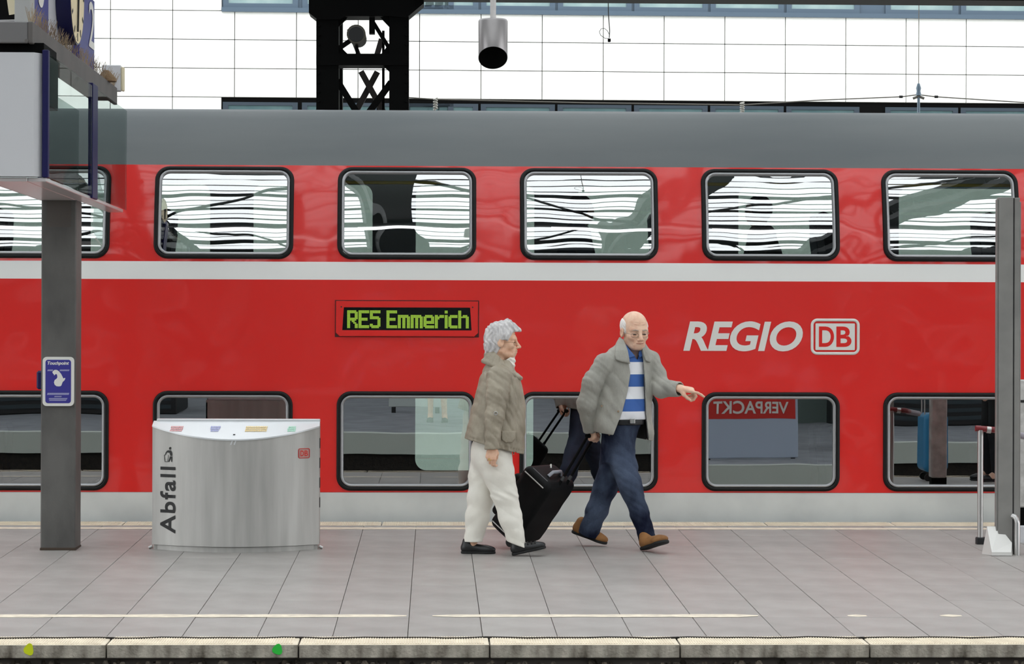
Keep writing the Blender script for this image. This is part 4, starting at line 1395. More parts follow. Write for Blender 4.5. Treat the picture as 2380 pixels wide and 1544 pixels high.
def folds(P, amp, sx, sy, sz, ph=0.0):
    a = P[:, 0] * sx + P[:, 1] * sy + P[:, 2] * sz
    w = np.sin(P[:, 0] * sz * 0.43 + P[:, 2] * sx * 0.37 + ph * 1.7) * 1.6 + np.sin(P[:, 2] * 9.0 + ph) + np.sin(P[:, 1] * 13.0 + P[:, 0] * 7 + ph)
    r1 = 1 - 2 * np.abs(np.sin(0.5 * (a + w + ph)))
    r2 = np.sin(1.9 * a - 1.3 * w + 2 + ph)
    return amp * (1.1 * r1 + 0.45 * r2)
def loft(P, secs, sd, fd, pw=2.3):
    """stacked elliptic sections: (z, cx, cy, half width along sd, half depth along fd)"""
    secs = sorted(secs)
    z = np.array([s[0] for s in secs], dtype=F32)
    f = [np.interp(P[:, 2], z, np.array([s[i] for s in secs], dtype=F32)).astype(F32) for i in (1, 2, 3, 4)]
    dx, dy = P[:, 0] - f[0], P[:, 1] - f[1]
    u = (dx * sd[0] + dy * sd[1]) / f[2]
    v = (dx * fd[0] + dy * fd[1]) / f[3]
    k = (np.abs(u) ** pw + np.abs(v) ** pw + 1e-9) ** (1.0 / pw)
    d = (k - 1) * np.minimum(f[2], f[3])
    d = np.maximum(d, np.maximum(P[:, 2] - z[-1], z[0] - P[:, 2]))
    return d

def nets(fn, lo, hi, h):
    """surface-nets mesh of fn < 0 inside the box lo..hi"""
    lo, hi = np.array(lo, dtype=F32), np.array(hi, dtype=F32)
    B = 4
    nb = np.maximum(np.ceil((hi - lo) / (h * B)).astype(int), 2)
    cc = [lo[i] + (np.arange(nb[i]) + 0.5) * h * B for i in range(3)]
    G = np.stack(np.meshgrid(*cc, indexing='ij'), -1).reshape(-1, 3).astype(F32)
    Fc = fn(G).reshape(nb)
    near = np.abs(Fc) < h * B * 2.2
    n = nb * B
    mask = np.repeat(np.repeat(np.repeat(near, B, 0), B, 1), B, 2)
    F = np.repeat(np.repeat(np.repeat(np.where(Fc < 0, -1.0, 1.0), B, 0), B, 1), B, 2).astype(F32)
    idx = np.argwhere(mask)
    pts = (lo + (idx + 0.5) * h).astype(F32)
    vals = np.empty(len(pts), dtype=F32)
    for s in range(0, len(pts), 400000):
        vals[s:s + 400000] = fn(pts[s:s + 400000])
    F[mask] = vals
    F[0], F[-1] = 1, 1
    F[:, 0], F[:, -1] = 1, 1
    F[:, :, 0], F[:, :, -1] = 1, 1
    S = F < 0
    c = [S[i:n[0] - 1 + i, j:n[1] - 1 + j, k:n[2] - 1 + k] for i in (0, 1) for j in (0, 1) for k in (0, 1)]
    sm = sum(x.astype(np.int8) for x in c)
    act = (sm > 0) & (sm < 8)
    ai = np.argwhere(act)
    if len(ai) == 0:
        return np.zeros((0, 3)), np.zeros((0, 4), int)
    ids = np.full(act.shape, -1, dtype=np.int64)
    ids[act] = np.arange(len(ai))
    acc = np.zeros((len(ai), 3)); cnt = np.zeros(len(ai))
    for ax in range(3):
        o = [a for a in range(3) if a != ax]
        for p in (0, 1):
            for q in (0, 1):
                A = ai.copy(); A[:, o[0]] += p; A[:, o[1]] += q
                Bq = A.copy(); Bq[:, ax] += 1
                fa = F[A[:, 0], A[:, 1], A[:, 2]]; fb = F[Bq[:, 0], Bq[:, 1], Bq[:, 2]]
                m = (fa < 0) != (fb < 0)
                t = np.where(m, fa / np.where(np.abs(fa - fb) < 1e-9, 1, fa - fb), 0)
                pt = A.astype(float); pt[:, ax] += t
                acc[m] += pt[m]; cnt[m] += 1
    verts = lo + (acc / cnt[:, None] + 0.5) * h
    quads = []
    for ax in range(3):
        o = [(ax + 1) % 3, (ax + 2) % 3]
        sl0 = [slice(None)] * 3; sl1 = [slice(None)] * 3
        sl0[ax] = slice(0, n[ax] - 1); sl1[ax] = slice(1, n[ax])
        a, b2 = S[tuple(sl0)], S[tuple(sl1)]
        e = np.argwhere(a != b2)
        e = e[(e[:, o[0]] > 0) & (e[:, o[1]] > 0)]
        fl = S[e[:, 0], e[:, 1], e[:, 2]]
        def gi(d0, d1):
            q = e.copy(); q[:, o[0]] += d0; q[:, o[1]] += d1
            return ids[q[:, 0], q[:, 1], q[:, 2]]
        q4 = np.stack([gi(-1, -1), gi(0, -1), gi(0, 0), gi(-1, 0)], 1)
        q4[~fl] = q4[~fl][:, ::-1]
        quads.append(q4)
    quads = np.concatenate(quads)
    quads = quads[(quads >= 0).all(1)]
    return verts, quads

def np_mesh(name, parts, m, origin=(0, 0, 0), attr=None):
    vs, fs, k = [], [], 0
    for v, q in parts:
        vs.append(v); fs.append(q + k); k += len(v)
    v = np.concatenate(vs) - np.array(origin); q = np.concatenate(fs)
    me = bpy.data.meshes.new(name)
    me.vertices.add(len(v)); me.vertices.foreach_set('co', v.astype(np.float32).ravel())
    me.loops.add(len(q) * 4); me.loops.foreach_set('vertex_index', q.astype(np.int32).ravel())
    me.polygons.add(len(q))
    me.polygons.foreach_set('loop_start', np.arange(0, len(q) * 4, 4, dtype=np.int32))
    me.polygons.foreach_set('loop_total', np.full(len(q), 4, dtype=np.int32))
    me.polygons.foreach_set('use_smooth', np.ones(len(q), dtype=bool))
    for x in (m if isinstance(m, list) else [m]):
        me.materials.append(x)
    me.update(calc_edges=True)
    me.validate()
    return me

def frame_to_local(P, o, R):
    return (P - V3(o)) @ np.array(R, dtype=F32)
def basis(fwd, up):
    f = np.array(fwd, float); f /= np.linalg.norm(f)
    u = np.array(up, float); u -= f * (u @ f); u /= np.linalg.norm(u)
    l = np.cross(u, f)
    return np.stack([f, l, u], 1)        # columns: forward, left, up

# ---- heads (x forward, y left, z up, origin between the eyes inside the skull)
def head_sd(q, zl=0.88, old=1.0, neck=True, thin=0.0):
    q = q.copy()
    q[:, 2] = np.where(q[:, 2] < 0, q[:, 2] / zl, q[:, 2])
    y = np.abs(q[:, 1])
    m = np.stack([q[:, 0], y, q[:, 2]], 1)
    d = ell(q, (-0.014, 0, 0.045), (0.098, 0.077, 0.085))
    d = smin(d, ell(q, (0.022, 0, -0.03), (0.068, 0.063, 0.090)), 0.03)
    d = smin(d, ell(q, (0.056, 0, -0.098), (0.032, 0.034, 0.022)), 0.03)
    d = smin(d, cone(m, (0.0, 0.058, -0.07), (0.05, 0.02, -0.10), 0.016, 0.016), 0.025)
    d = smin(d, ell(m, (0.056, 0.042, -0.022), (0.026, 0.022, 0.022)), 0.02)
    d = smin(d, cone(m, (0.080, 0.0, 0.028), (0.062, 0.045, 0.030), 0.014, 0.011), 0.014)
    d = smax(d, -ell(m, (0.098, 0.033, 0.004), (0.022, 0.022, 0.015)), 0.014)
    d = smin(d, ell(m, (0.066, 0.032, 0.004), (0.0165, 0.0165, 0.015)), 0.004)
    d = smin(d, cone(q, (0.086, 0, 0.018), (0.113, 0, -0.030), 0.0085, 0.0125), 0.010)
    d = smin(d, ell(m, (0.100, 0.0135, -0.036), (0.013, 0.010, 0.009)), 0.007)
    d = smin(d, ell(q, (0.078, 0, -0.066), (0.020, 0.032, 0.026)), 0.015)
    d = smin(d, ell(q, (0.094, 0, -0.0585), (0.008, 0.022, 0.005)), 0.006)
    d = smin(d, ell(q, (0.092, 0, -0.0715), (0.008, 0.019, 0.0055)), 0.006)
    d = smax(d, -cone(m, (0.103, 0.0, -0.065), (0.090, 0.026, -0.067), 0.0022, 0.0018), 0.003)
    if old > 0:
        d = smax(d, -cone(m, (0.096, 0.022, -0.032), (0.084, 0.036, -0.072), 0.004 * old, 0.0035 * old), 0.007)
        d = smax(d, -cone(m, (0.084, 0.018, -0.014), (0.078, 0.046, -0.018), 0.003 * old, 0.002 * old), 0.006)
        for zz in (0.055, 0.07):
            d = smax(d, -cone(m, (0.089 - (zz - 0.055) * 0.35, 0, zz), (0.072 - (zz - 0.055) * 0.3, 0.04, zz + 0.003), 0.0012 * old, 0.001), 0.004)
    ear = smax(ell(m, (-0.006, 0.081, -0.002), (0.022, 0.010, 0.034)), -ell(m, (0.002, 0.094, 0.000), (0.013, 0.010, 0.021)), 0.004)
    d = smin(d, ear, 0.006)
    if neck:
        d = smin(d, cone(q, (-0.022, 0, -0.06), (-0.05, 0, -0.235), 0.056, 0.062), 0.025)
    return d

def hand_sd(q, side, curl, thumb, sc=1.0, spread=0.0):
    """x along the fingers from the wrist, y towards the thumb, z out of the back of the hand"""
    q = q / sc
    q = np.stack([q[:, 0], q[:, 1] * side, q[:, 2]], 1).astype(F32)
    bases = [(0.090, 0.030, 0.0), (0.093, 0.010, 0.002), (0.089, -0.010, 0.001), (0.081, -0.028, -0.002)]
    segs = [(0.044, 0.026, 0.022), (0.049, 0.029, 0.023), (0.045, 0.027, 0.022), (0.035, 0.020, 0.019)]
    d = None
    for bpt_ in bases:
        c = cone(q, (0.0, bpt_[1] * 0.62, -0.004), bpt_, 0.0175, 0.0135)
        d = c if d is None else smin(d, c, 0.014)
    d = smin(d, cone(q, (-0.022, 0, 0), (0.005, 0, -0.002), 0.021, 0.023), 0.02)
    for bpt_, sg_, cu, i in zip(bases, segs, curl, range(4)):
        p = np.array(bpt_); a = 0.0
        r = 0.0098 if i < 3 else 0.0085
        f = None
        for L, da in zip(sg_, cu):
            a += math.radians(da)
            dirv = np.array((math.cos(a), spread * (1.5 - i), -math.sin(a)))
            p2 = p + dirv / np.linalg.norm(dirv) * L
            c = cone(q, p, p2, r, r * 0.93)
            f = c if f is None else smin(f, c, 0.004)
            p, r = p2, r * 0.93
        d = smin(d, f, 0.006)
    t = cone(q, (0.012, 0.020, -0.006), thumb[0], 0.017, 0.0145)
    t = smin(t, cone(q, thumb[0], thumb[1], 0.0125, 0.0112), 0.006)
    t = smin(t, cone(q, thumb[1], thumb[2], 0.011, 0.0085), 0.004)
    d = smin(d, t, 0.010)
    return d * sc

def shoe_sd(q, L=0.28, w=0.048):
    s = L / 0.28
    q = q / s
    ww = w / 0.048
    q = np.stack([q[:, 0], q[:, 1] / ww, q[:, 2]], 1).astype(F32)
    d = ell(q, (0.045, 0, 0.045), (0.047, 0.036, 0.045))
    d = smin(d, cone(q, (0.06, 0, 0.050), (0.19, 0.002, 0.030), 0.037, 0.036), 0.03)
    d = smin(d, ell(q, (0.215, 0.002, 0.032), (0.062, 0.046, 0.030)), 0.03)
    d = smin(d, cone(q, (0.055, 0, 0.05), (0.050, 0, 0.095), 0.037, 0.037), 0.02)
    d = smax(d, 0.014 - q[:, 2], 0.004)
    return d * s
def sole_sd(q, L=0.28, w=0.048, th=0.020):
    s = L / 0.28
    q = q / s
    ww = w / 0.048
    x, y = q[:, 0], q[:, 1] / ww
    Z = np.zeros_like(x)
    p = np.stack([x, y, Z], 1).astype(F32)
    d = smin(cone(p, (0.04, 0, 0), (0.10, 0.0, 0), 0.040, 0.034), cone(p, (0.10, 0, 0), (0.215, 0.004, 0), 0.034, 0.048), 0.02)
    d = smin(d, cone(p, (0.215, 0.003, 0), (0.240, 0.003, 0), 0.045, 0.036), 0.02)
    return smax(d, np.abs(q[:, 2] - th / 2) - th / 2, 0.005) * s

def local_part(fn, o, R, lo, hi, h):
    """mesh fn in a local frame, return world vertices"""
    v, q = nets(fn, lo, hi, h)
    R = np.array(R)
    if np.linalg.det(R) < 0: q = q[:, ::-1]
    return v @ R.T + np.array(o), q

def shoes(parent, org, o, fwd, up, m_up, m_sole, L, w, lace=None):
    R = basis(fwd, up)
    a = local_part(lambda P: shoe_sd(P, L, w), o, R, (-0.03, -0.08, -0.02), (0.34, 0.08, 0.16), 0.004)
    s = link('shoe', np_mesh('shoe', [a], m_up, org), parent)
    b_ = local_part(lambda P: sole_sd(P, L, w), o, R, (-0.03, -0.09, -0.03), (0.34, 0.09, 0.05), 0.004)
    link('sole', np_mesh('sole', [b_], m_sole, org), s)
    if lace:
        k = MB()
        for t in lace:
            pts = []
            for i in range(7):
                ph = (i / 6 - 0.5) * 2.0
                pts.append(Vector(R @ np.array((t, 0.036 * math.sin(ph) * w / 0.048, 0.035 + (0.16 - t) * 0.12 + 0.030 * math.cos(ph)))) + Vector(o) - Vector(org))
            k.tube(pts, 0.0045, 6)
        k.build('strap', m_sole, s)
    return s

def skin_mat(name, base, dark, rough=0.5):
    m = mat(name, base, rough, spec=0.35, col2=dark, nscale=26, ndet=3, lo=0.42, hi=0.72, bump=0.12, bscale=260)
    p = m.node_tree.nodes['Principled BSDF']
    p.inputs['Subsurface Weight'].default_value = 0.08
    p.inputs['Subsurface Radius'].default_value = (0.01, 0.004, 0.002)
    return m
M_skin_m = skin_mat('skin_tan', rgb(236, 198, 172), rgb(222, 172, 146))
M_skin_w = skin_mat('skin_warm', rgb(232, 190, 162), rgb(216, 164, 134))
M_hair_w = mat('silver_hair', rgb(232, 228, 226), 0.55, col2=rgb(176, 172, 174), nscale=40, nstretch=(1, 1, 0.25), lo=0.3, hi=0.7, bump=0.8, bscale=120, bstretch=(1, 1, 0.2))
M_hair_m = mat('white_hair', rgb(236, 230, 226), 0.6, bump=0.4, bscale=200)
M_jk_w = mat('olive_beige_jacket', rgb(164, 154, 136), 0.55, col2=rgb(144, 134, 117), nscale=7, bump=0.7, bscale=26, bstretch=(1.4, 1, 0.8))
M_jk_m = mat('grey_jacket', rgb(168, 166, 157), 0.8, col2=rgb(152, 150, 142), nscale=8, bump=0.6, bscale=24, bstretch=(1.4, 1, 0.7))
M_lining = mat('dark_lining', rgb(40, 38, 36), 0.8)
M_turtle = mat('white_knit', rgb(238, 234, 224), 0.8, bump=0.4, bscale=160)
M_trous_w = mat('white_trousers', rgb(240, 236, 226), 0.75, col2=rgb(230, 225, 214), nscale=6, bump=0.15, bscale=50)
M_jeans = mat('blue_denim', rgb(88, 100, 122), 0.9, spec=0.15, col2=rgb(17, 22, 42), nscale=4, ndet=5, nstretch=(1, 1, 0.6), bump=0.25, bscale=90, lo=0.28, hi=0.62)
M_shoe_b = mat('black_leather', rgb(22, 22, 24), 0.38)
M_sole_b = mat('black_rubber', rgb(14, 14, 14), 0.7)
M_shoe_t = mat('tan_suede', rgb(150, 104, 58), 0.8, col2=rgb(128, 86, 46), nscale=12, bump=0.3, bscale=120)
M_glass_m = mat('spectacle_wire', rgb(96, 90, 90), 0.35, metal=0.6)
M_eye = mat('eye_dark', rgb(60, 48, 42), 0.25)
M_brow = mat('brow_grey', rgb(176, 158, 146), 0.8)
M_lip = mat('lip', rgb(196, 128, 112), 0.5)

# ------------------------------------------------------------------ the woman
YWm = 17.86
def W(px, py, dy=0.0): return np.array(at(px, py, YWm + dy)[:])
org_w = (W(1145, 1290)[0], YWm, gz(YWm))
SX, SY = (1, 0), (0, 1)
def wsec(py, b_, f_, hy, dy=0.0):
    a, c = W(b_, py), W(f_, py)
    return (a[2], (a[0] + c[0]) / 2, YWm + dy, (c[0] - a[0]) / 2, hy)
head_w = W(1168, 797)
Rw = basis((0.995, -0.10, -0.02), (0.0, 0, 1))
SCW = 1.04
face = local_part(lambda P: head_sd(P / SCW, 0.84, 0.6) * SCW, head_w, Rw, (-0.16, -0.13, -0.26), (0.16, 0.13, 0.17), 0.0028)
# right hand, relaxed
Rh = np.stack([np.array((-0.12, -0.05, -0.99)), np.array((0.93, -0.36, -0.09)), np.array((-0.36, -0.93, 0.09))], 1)
Rh, _q = np.linalg.qr(Rh); Rh = Rh * np.sign(np.diag(_q))
hw_o = W(1144, 1037, -0.26)
handw = local_part(lambda P: hand_sd(P, 1, [(24, 46, 30), (32, 52, 30), (40, 56, 32), (48, 58, 34)], [(0.05, 0.036, -0.022), (0.080, 0.032, -0.034), (0.102, 0.026, -0.040)], 0.95), hw_o, Rh, (-0.08, -0.07, -0.10), (0.20, 0.08, 0.05), 0.0028)
# slim body inside the clothes
def body_w(P):
    d = chain(P, [W(1160, 868), W(1152, 930), W(1142, 1030)], [0.085, 0.10, 0.11], 0.05)
    d = smin(d, chain(P, [W(1162, 888, -0.15), W(1150, 970, -0.25), W(1144, 1036, -0.25)], [0.045, 0.036, 0.026]), 0.03)
    d = smin(d, chain(P, [W(1165, 888, 0.15), W(1165, 970, 0.24), W(1172, 1030, 0.23)], [0.045, 0.036, 0.026]), 0.03)
    d = smin(d, chain(P, [W(1148, 1055, -0.08), W(1172, 1150, -0.08), W(1200, 1262, -0.08)], [0.075, 0.05, 0.030]), 0.03)
    d = smin(d, chain(P, [W(1135, 1055, 0.08), W(1115, 1160, 0.08), W(1097, 1268, 0.08)], [0.075, 0.05, 0.033]), 0.03)
    return d
bodyw = nets(body_w, W(1060, 1300, -0.36), W(1240, 850, 0.36), 0.012)
woman = link('person', np_mesh('person', [face, handw, bodyw], M_skin_w, org_w), None, org_w)
tag(woman, 'person with short silver hair, beige jacket and white trousers walking right', 'person', 'people walking along the platform')
# hair
def hair_w(P):
    q = P / SCW
    y = np.abs(q[:, 1])
    d = ell(q, (-0.016, 0, 0.050), (0.106, 0.090, 0.094))
    d = smin(d, ell(q, (-0.055, 0, -0.02), (0.068, 0.082, 0.085)), 0.03)
    d = smin(d, ell(q, (-0.066, 0, -0.085), (0.045, 0.060, 0.045)), 0.025)
    d = smin(d, cone(q, (0.03, 0, 0.132), (0.098, 0, 0.086), 0.028, 0.024), 0.03)
    m = np.stack([q[:, 0], y, q[:, 2]], 1)
    d = smin(d, cone(m, (0.02, 0.075, 0.05), (0.012, 0.082, 0.0), 0.016, 0.008), 0.02)
    st_ = 0.0022 * np.sin(q[:, 0] * 190 + 40 * q[:, 2] + 3 * np.sin(q[:, 2] * 60)) + 0.002 * np.sin(q[:, 1] * 170 + q[:, 0] * 90 + 2 * np.sin(q[:, 2] * 45))
    d = d + st_
    # free the face and the ear
    cut = smax(0.036 + 0.5 * np.maximum(0, q[:, 2]) - q[:, 0], q[:, 2] - 0.074, 0.01)
    d = smax(d, -cut, 0.008)
    earcut = smax(smax(np.abs(q[:, 0] - 0.020) - 0.036, q[:, 2] - 0.018, 0.01), 0.066 - y, 0.01)
    d = smax(d, -earcut, 0.006)
    lowcut = smax(0.0 - q[:, 0], q[:, 2] + 0.02, 0.01)
    d = smax(d, -lowcut, 0.006)
    return d * SCW
hr = local_part(hair_w, head_w, Rw, (-0.17, -0.14, -0.16), (0.16, 0.14, 0.20), 0.003)
link('hair', np_mesh('hair', [hr], M_hair_w, org_w), woman)
def head_obj(name, parent, org, R, o, sc, m, build):
    k = MB()
    build(k)
    k.v = [tuple(Vector(R @ (np.array(v) * sc)) + Vector(o) - Vector(org)) for v in k.v]
    return k.build(name, m, parent)
def spectacles(k, r=0.0015, ww=0.022):
    for s in (-1, 1):
        pts = [(0.094 - abs(s * 0.033 + ww * math.cos(t)) * 0.25, s * 0.033 + ww * math.cos(t), -0.002 + 0.015 * math.sin(t)) for t in [i * math.pi / 8 for i in range(17)]]
        k.tube(pts, r, 6)
        k.tube([(0.081, s * 0.055, 0.004), (0.06, s * 0.074, 0.006), (0.0, s * 0.083, 0.006)], r * 1.1, 6)
    k.tube([(0.092, -0.011, 0.002), (0.097, 0, 0.005), (0.092, 0.011, 0.002)], r, 6)
head_obj('spectacles', woman, org_w, Rw, head_w, SCW, mat('gold_wire', rgb(170, 140, 110), 0.35, metal=0.6), spectacles)
for s in (-1, 1):
    head_obj('eye', woman, org_w, Rw, head_w, SCW, M_eye, lambda k, s=s: k.tube([(0.0795, s * 0.032 - 0.011, 0.0035), (0.083, s * 0.032, 0.0045), (0.0795, s * 0.032 + 0.011, 0.0035)], [0.002, 0.0045, 0.002], 6))
# turtleneck
def turtle(P):
    a, b2 = W(1163, 868), W(1180, 838)
    d = chain(P, [W(1164, 880), W(1172, 855), W(1178, 838)], [0.085, 0.068, 0.060], 0.02)
    n = (b2 - a) / np.linalg.norm(b2 - a)
    d = d + 0.003 * np.sin(((P - V3(b2)) @ V3(n)) * 220)
    return smax(d, ((P - V3(W(1181, 833))) @ V3((-0.55, 0, 0.83))), 0.006)
link('turtleneck', np_mesh('turtleneck', [nets(turtle, W(1120, 900, -0.12), W(1215, 815, 0.12), 0.004)], M_turtle, org_w), woman)
# jacket
SECW = [wsec(838, 1140, 1186, 0.09), wsec(848, 1130, 1192, 0.13), wsec(862, 1122, 1199, 0.17), wsec(880, 1115, 1208, 0.20), wsec(910, 1106, 1217, 0.205),
        wsec(950, 1096, 1221, 0.205), wsec(990, 1087, 1221, 0.21), wsec(1020, 1080, 1219, 0.215), wsec(1062, 1075, 1217, 0.215)]
hA, hB = W(1078, 1019), W(1217, 1056)
hn = np.array((-(hB[2] - hA[2]), 0, hB[0] - hA[0])); hn /= np.linalg.norm(hn)
def jk_w(P):
    d = loft(P, SECW, SX, SY, 2.2)
    inner = d + 0.03
    sl = chain(P, [W(1160, 878, -0.15), W(1157, 915, -0.215), W(1150, 968, -0.25), W(1143, 1041, -0.255)], [0.088, 0.074, 0.062, 0.048], 0.03)
    sl2 = chain(P, [W(1163, 878, 0.15), W(1164, 915, 0.215), W(1165, 968, 0.24), W(1170, 1036, 0.235)], [0.088, 0.074, 0.062, 0.048], 0.03)
    sl = smax(sl, -(P[:, 2] - W(1143, 1041)[2]), 0.004)
    sl2 = smax(sl2, -(P[:, 2] - W(1170, 1036)[2]), 0.004)
    sl = sl + folds(P, 0.0026, 40, 20, 70, 0.6)
    sl = smax(sl, -chain(P, [W(1143.5, 1036, -0.255), W(1142, 1055, -0.255)], [0.033, 0.040]), 0.003)
    body = d + folds(P, 0.0036, 62, 24, 22, 0.0)
    body = smax(body, -((P - V3(hA)) @ V3(hn)), 0.006)
    # gathered hem
    hd = np.abs((P - V3(hA)) @ V3(hn) - 0.016)
    body = body + 0.004 * np.exp(-(hd / 0.012) ** 2) * (1 + np.sin(P[:, 0] * 150 + P[:, 1] * 150))
    # hollow below
    body = smax(body, -smax(inner, (P[:, 2] - W(1150, 975)[2]), 0.01), 0.004)
    # front placket groove, seams
    g = np.abs(P[:, 0] - np.interp(P[:, 2], [W(1, 1060)[2], W(1, 900)[2]], [W(1197, 1060)[0], W(1195, 900)[0]]).astype(F32))
    body = body + 0.0035 * np.exp(-(g / 0.006) ** 2)
    g2 = np.abs(P[:, 0] - np.interp(P[:, 2], [W(1, 1060)[2], W(1, 880)[2]], [W(1092, 1060)[0], W(1130, 880)[0]]).astype(F32))
    body = body + 0.003 * np.exp(-(g2 / 0.005) ** 2)
    d = smin(body, smin(sl, sl2, 0.02), 0.006)
    # pocket flap on the near side
    c0 = W(1184, 1012, -0.2)
    pk = smax(poly_sd(P[:, 0], P[:, 2], [(W(x, y)[0], W(x, y)[2]) for x, y in ((1164, 1000), (1197, 1000), (1196, 1018), (1188, 1026), (1174, 1027), (1164, 1019))]), np.abs(loft(P, SECW, SX, SY, 2.2) - 0.004) - 0.008, 0.004)
    pk = smax(pk, P[:, 1] - (YWm - 0.05), 0.004)
    return smin(d, pk, 0.003)
jw = nets(jk_w, W(1055, 1075, -0.40), W(1245, 815, 0.40), 0.0055)
jkw = link('jacket', np_mesh('jacket', [jw], M_jk_w, org_w), woman)
k = MB()
ey = W(1152, 961, -0.30)
_yy = np.linspace(-0.40, 0.0, 200).astype(F32)
fs_ = jk_w(np.stack([np.full(200, ey[0]), YWm + _yy, np.full(200, ey[2])], 1).astype(F32))
ey[1] = YWm + _yy[int(np.argmax(fs_ < 0))] + 0.012
pts = [(ey[0] + 0.011 * math.cos(t * 0.5236), ey[1] - 0.014, ey[2] + 0.011 * math.sin(t * 0.5236)) for t in range(13)]
k.tube([tuple(np.array(p) - np.array(org_w)) for p in pts], 0.0032, 6)
k.build('sleeve_eyelet', M_stain, jkw)
k = MB(); c0 = W(1193, 1046, -0.10) - np.array(org_w); k.tube([tuple(c0), tuple(c0 + np.array((0.002, -0.03, -0.03)))], 0.004, 6); k.build('drawstring', M_jk_w, jkw)
def collar_w(P):
    c0 = W(1167, 852)
    co = None
    def ptc(a, sx, sy, tilt, dz):
        return np.array((c0[0] + sx * math.cos(a), YWm + sy * math.sin(a), c0[2] - tilt * math.cos(a) + dz))
    N = 20
    for i in range(N):
        a0, a1 = 2 * math.pi * i / N, 2 * math.pi * (i + 1) / N
        lo_, mid, up_ = [(ptc(a0, *q), ptc(a1, *q)) for q in ((0.128, 0.150, 0.060, -0.022), (0.110, 0.125, 0.074, 0.008), (0.084, 0.092, 0.088, 0.030))]
        for (p0, p1), (q0, q1) in ((lo_, mid), (mid, up_)):
            c = np.minimum(cone(P, p0, q0, 0.011, 0.011), cone(P, (p0 + p1) / 2, (q0 + q1) / 2, 0.011, 0.011))
            co = c if co is None else smin(co, c, 0.012)
        e = cone(P, lo_[0], lo_[1], 0.0145, 0.0145)
        co = np.minimum(co, e)
    return co + folds(P, 0.0022, 70, 60, 30, 2.0)
link('collar', np_mesh('collar', [nets(collar_w, W(1105, 900, -0.22), W(1230, 800, 0.22), 0.0045)], M_jk_w, org_w), jkw)
# trousers
def tr_w(P):
    hp = ell(P, W(1141, 1052), (0.140, 0.165, 0.17))
    r_ = chain(P, [W(1150, 1068, -0.075), W(1160, 1105, -0.08), W(1173, 1150, -0.08), W(1187, 1205, -0.08), W(1204, 1275, -0.08)], [0.122, 0.103, 0.086, 0.076, 0.056], 0.03)
    l_ = chain(P, [W(1134, 1068, 0.075), W(1124, 1110, 0.08), W(1117, 1155, 0.08), W(1110, 1200, 0.08), W(1097, 1275, 0.08)], [0.120, 0.100, 0.086, 0.079, 0.061], 0.03)
    r_ = r_ + folds(P, 0.0022, 14, 20, 46, 1.0) + 0.004 * np.exp(-((P[:, 2] - W(1, 1148)[2]) / 0.03) ** 2) * np.sin(P[:, 2] * 110 + P[:, 0] * 60)
    l_ = l_ + folds(P, 0.0022, -16, 20, 40, 3.0)
    nr = np.array((0.36, 0, 0.93))
    r_ = smax(r_, -((P - V3(W(1203, 1266))) @ V3(nr)), 0.004)
    l_ = smax(l_, W(1097, 1262)[2] - P[:, 2], 0.004)
    r_ = smax(r_, -cone(P, W(1197, 1240, -0.08), W(1206, 1285, -0.08), 0.045, 0.049), 0.004)
    l_ = smax(l_, -cone(P, W(1099, 1238, 0.08), W(1096, 1285, 0.08), 0.048, 0.054), 0.004)
    d = smin(smin(hp, r_, 0.04), l_, 0.03)
    return smax(d, P[:, 2] - W(1, 1000)[2], 0.01)
link('trousers', np_mesh('trousers', [nets(tr_w, W(1055, 1290, -0.28), W(1240, 985, 0.28), 0.0055)], M_trous_w, org_w), woman)
o = W(1071, 1291, 0.08); o[2] = gz(o[1])
shoes(woman, org_w, o, (1, -0.05, -0.0), (0, 0, 1), M_shoe_b, M_sole_b, 0.245, 0.044)
o = W(1190, 1297, -0.08); o[2] = gz(o[1]) + 0.002
shoes(woman, org_w, o, (0.97, -0.06, 0.22), (-0.22, 0, 0.97), M_shoe_b, M_sole_b, 0.245, 0.044, lace=(0.125, 0.15, 0.175))
k = MB()
c0 = W(1139, 1068, -0.292)
_hv = handw[0]
_d = (_hv[:, 0] - c0[0]) ** 2 + (_hv[:, 2] - c0[2]) ** 2
c0[1] = _hv[_d < 0.008 ** 2][:, 1].min() + 0.004 if (_d < 0.008 ** 2).any() else c0[1]
c0 = c0 - np.array(org_w)
k.tube([tuple(c0 + 0.010 * np.array((math.cos(t * 0.5236), 0.2 * math.sin(t * 0.5236), 0.7 * math.sin(t * 0.5236)))) for t in range(13)], 0.0022, 6)
k.build('ring', mat('gold', rgb(214, 180, 90), 0.3, metal=0.9), woman)
# ------------------------------------------------------------------ the man
YMm = 18.27
def Q(px, py, dy=0.0): return np.array(at(px, py, YMm + dy)[:])
org_m = (Q(1450, 1275)[0], YMm, gz(YMm))
ta = math.radians(25)
TF, TL = (math.sin(ta), -math.cos(ta)), (math.cos(ta), math.sin(ta))
def msec(py, cpx, hw, b_, dy=0.0):
    c = Q(cpx, py)
    return (c[2], c[0], YMm + dy, hw / 328.4 * 1.0, b_)
head_m = Q(1475, 774, -0.03)
Rm = basis((0.30, -0.94, -0.15), (0.03, -0.12, 1.0))
SCM = 1.16
facem = local_part(lambda P: head_sd(P / SCM, 0.80, 1.0) * SCM, head_m, Rm, (-0.18, -0.14, -0.27), (0.18, 0.14, 0.19), 0.003)
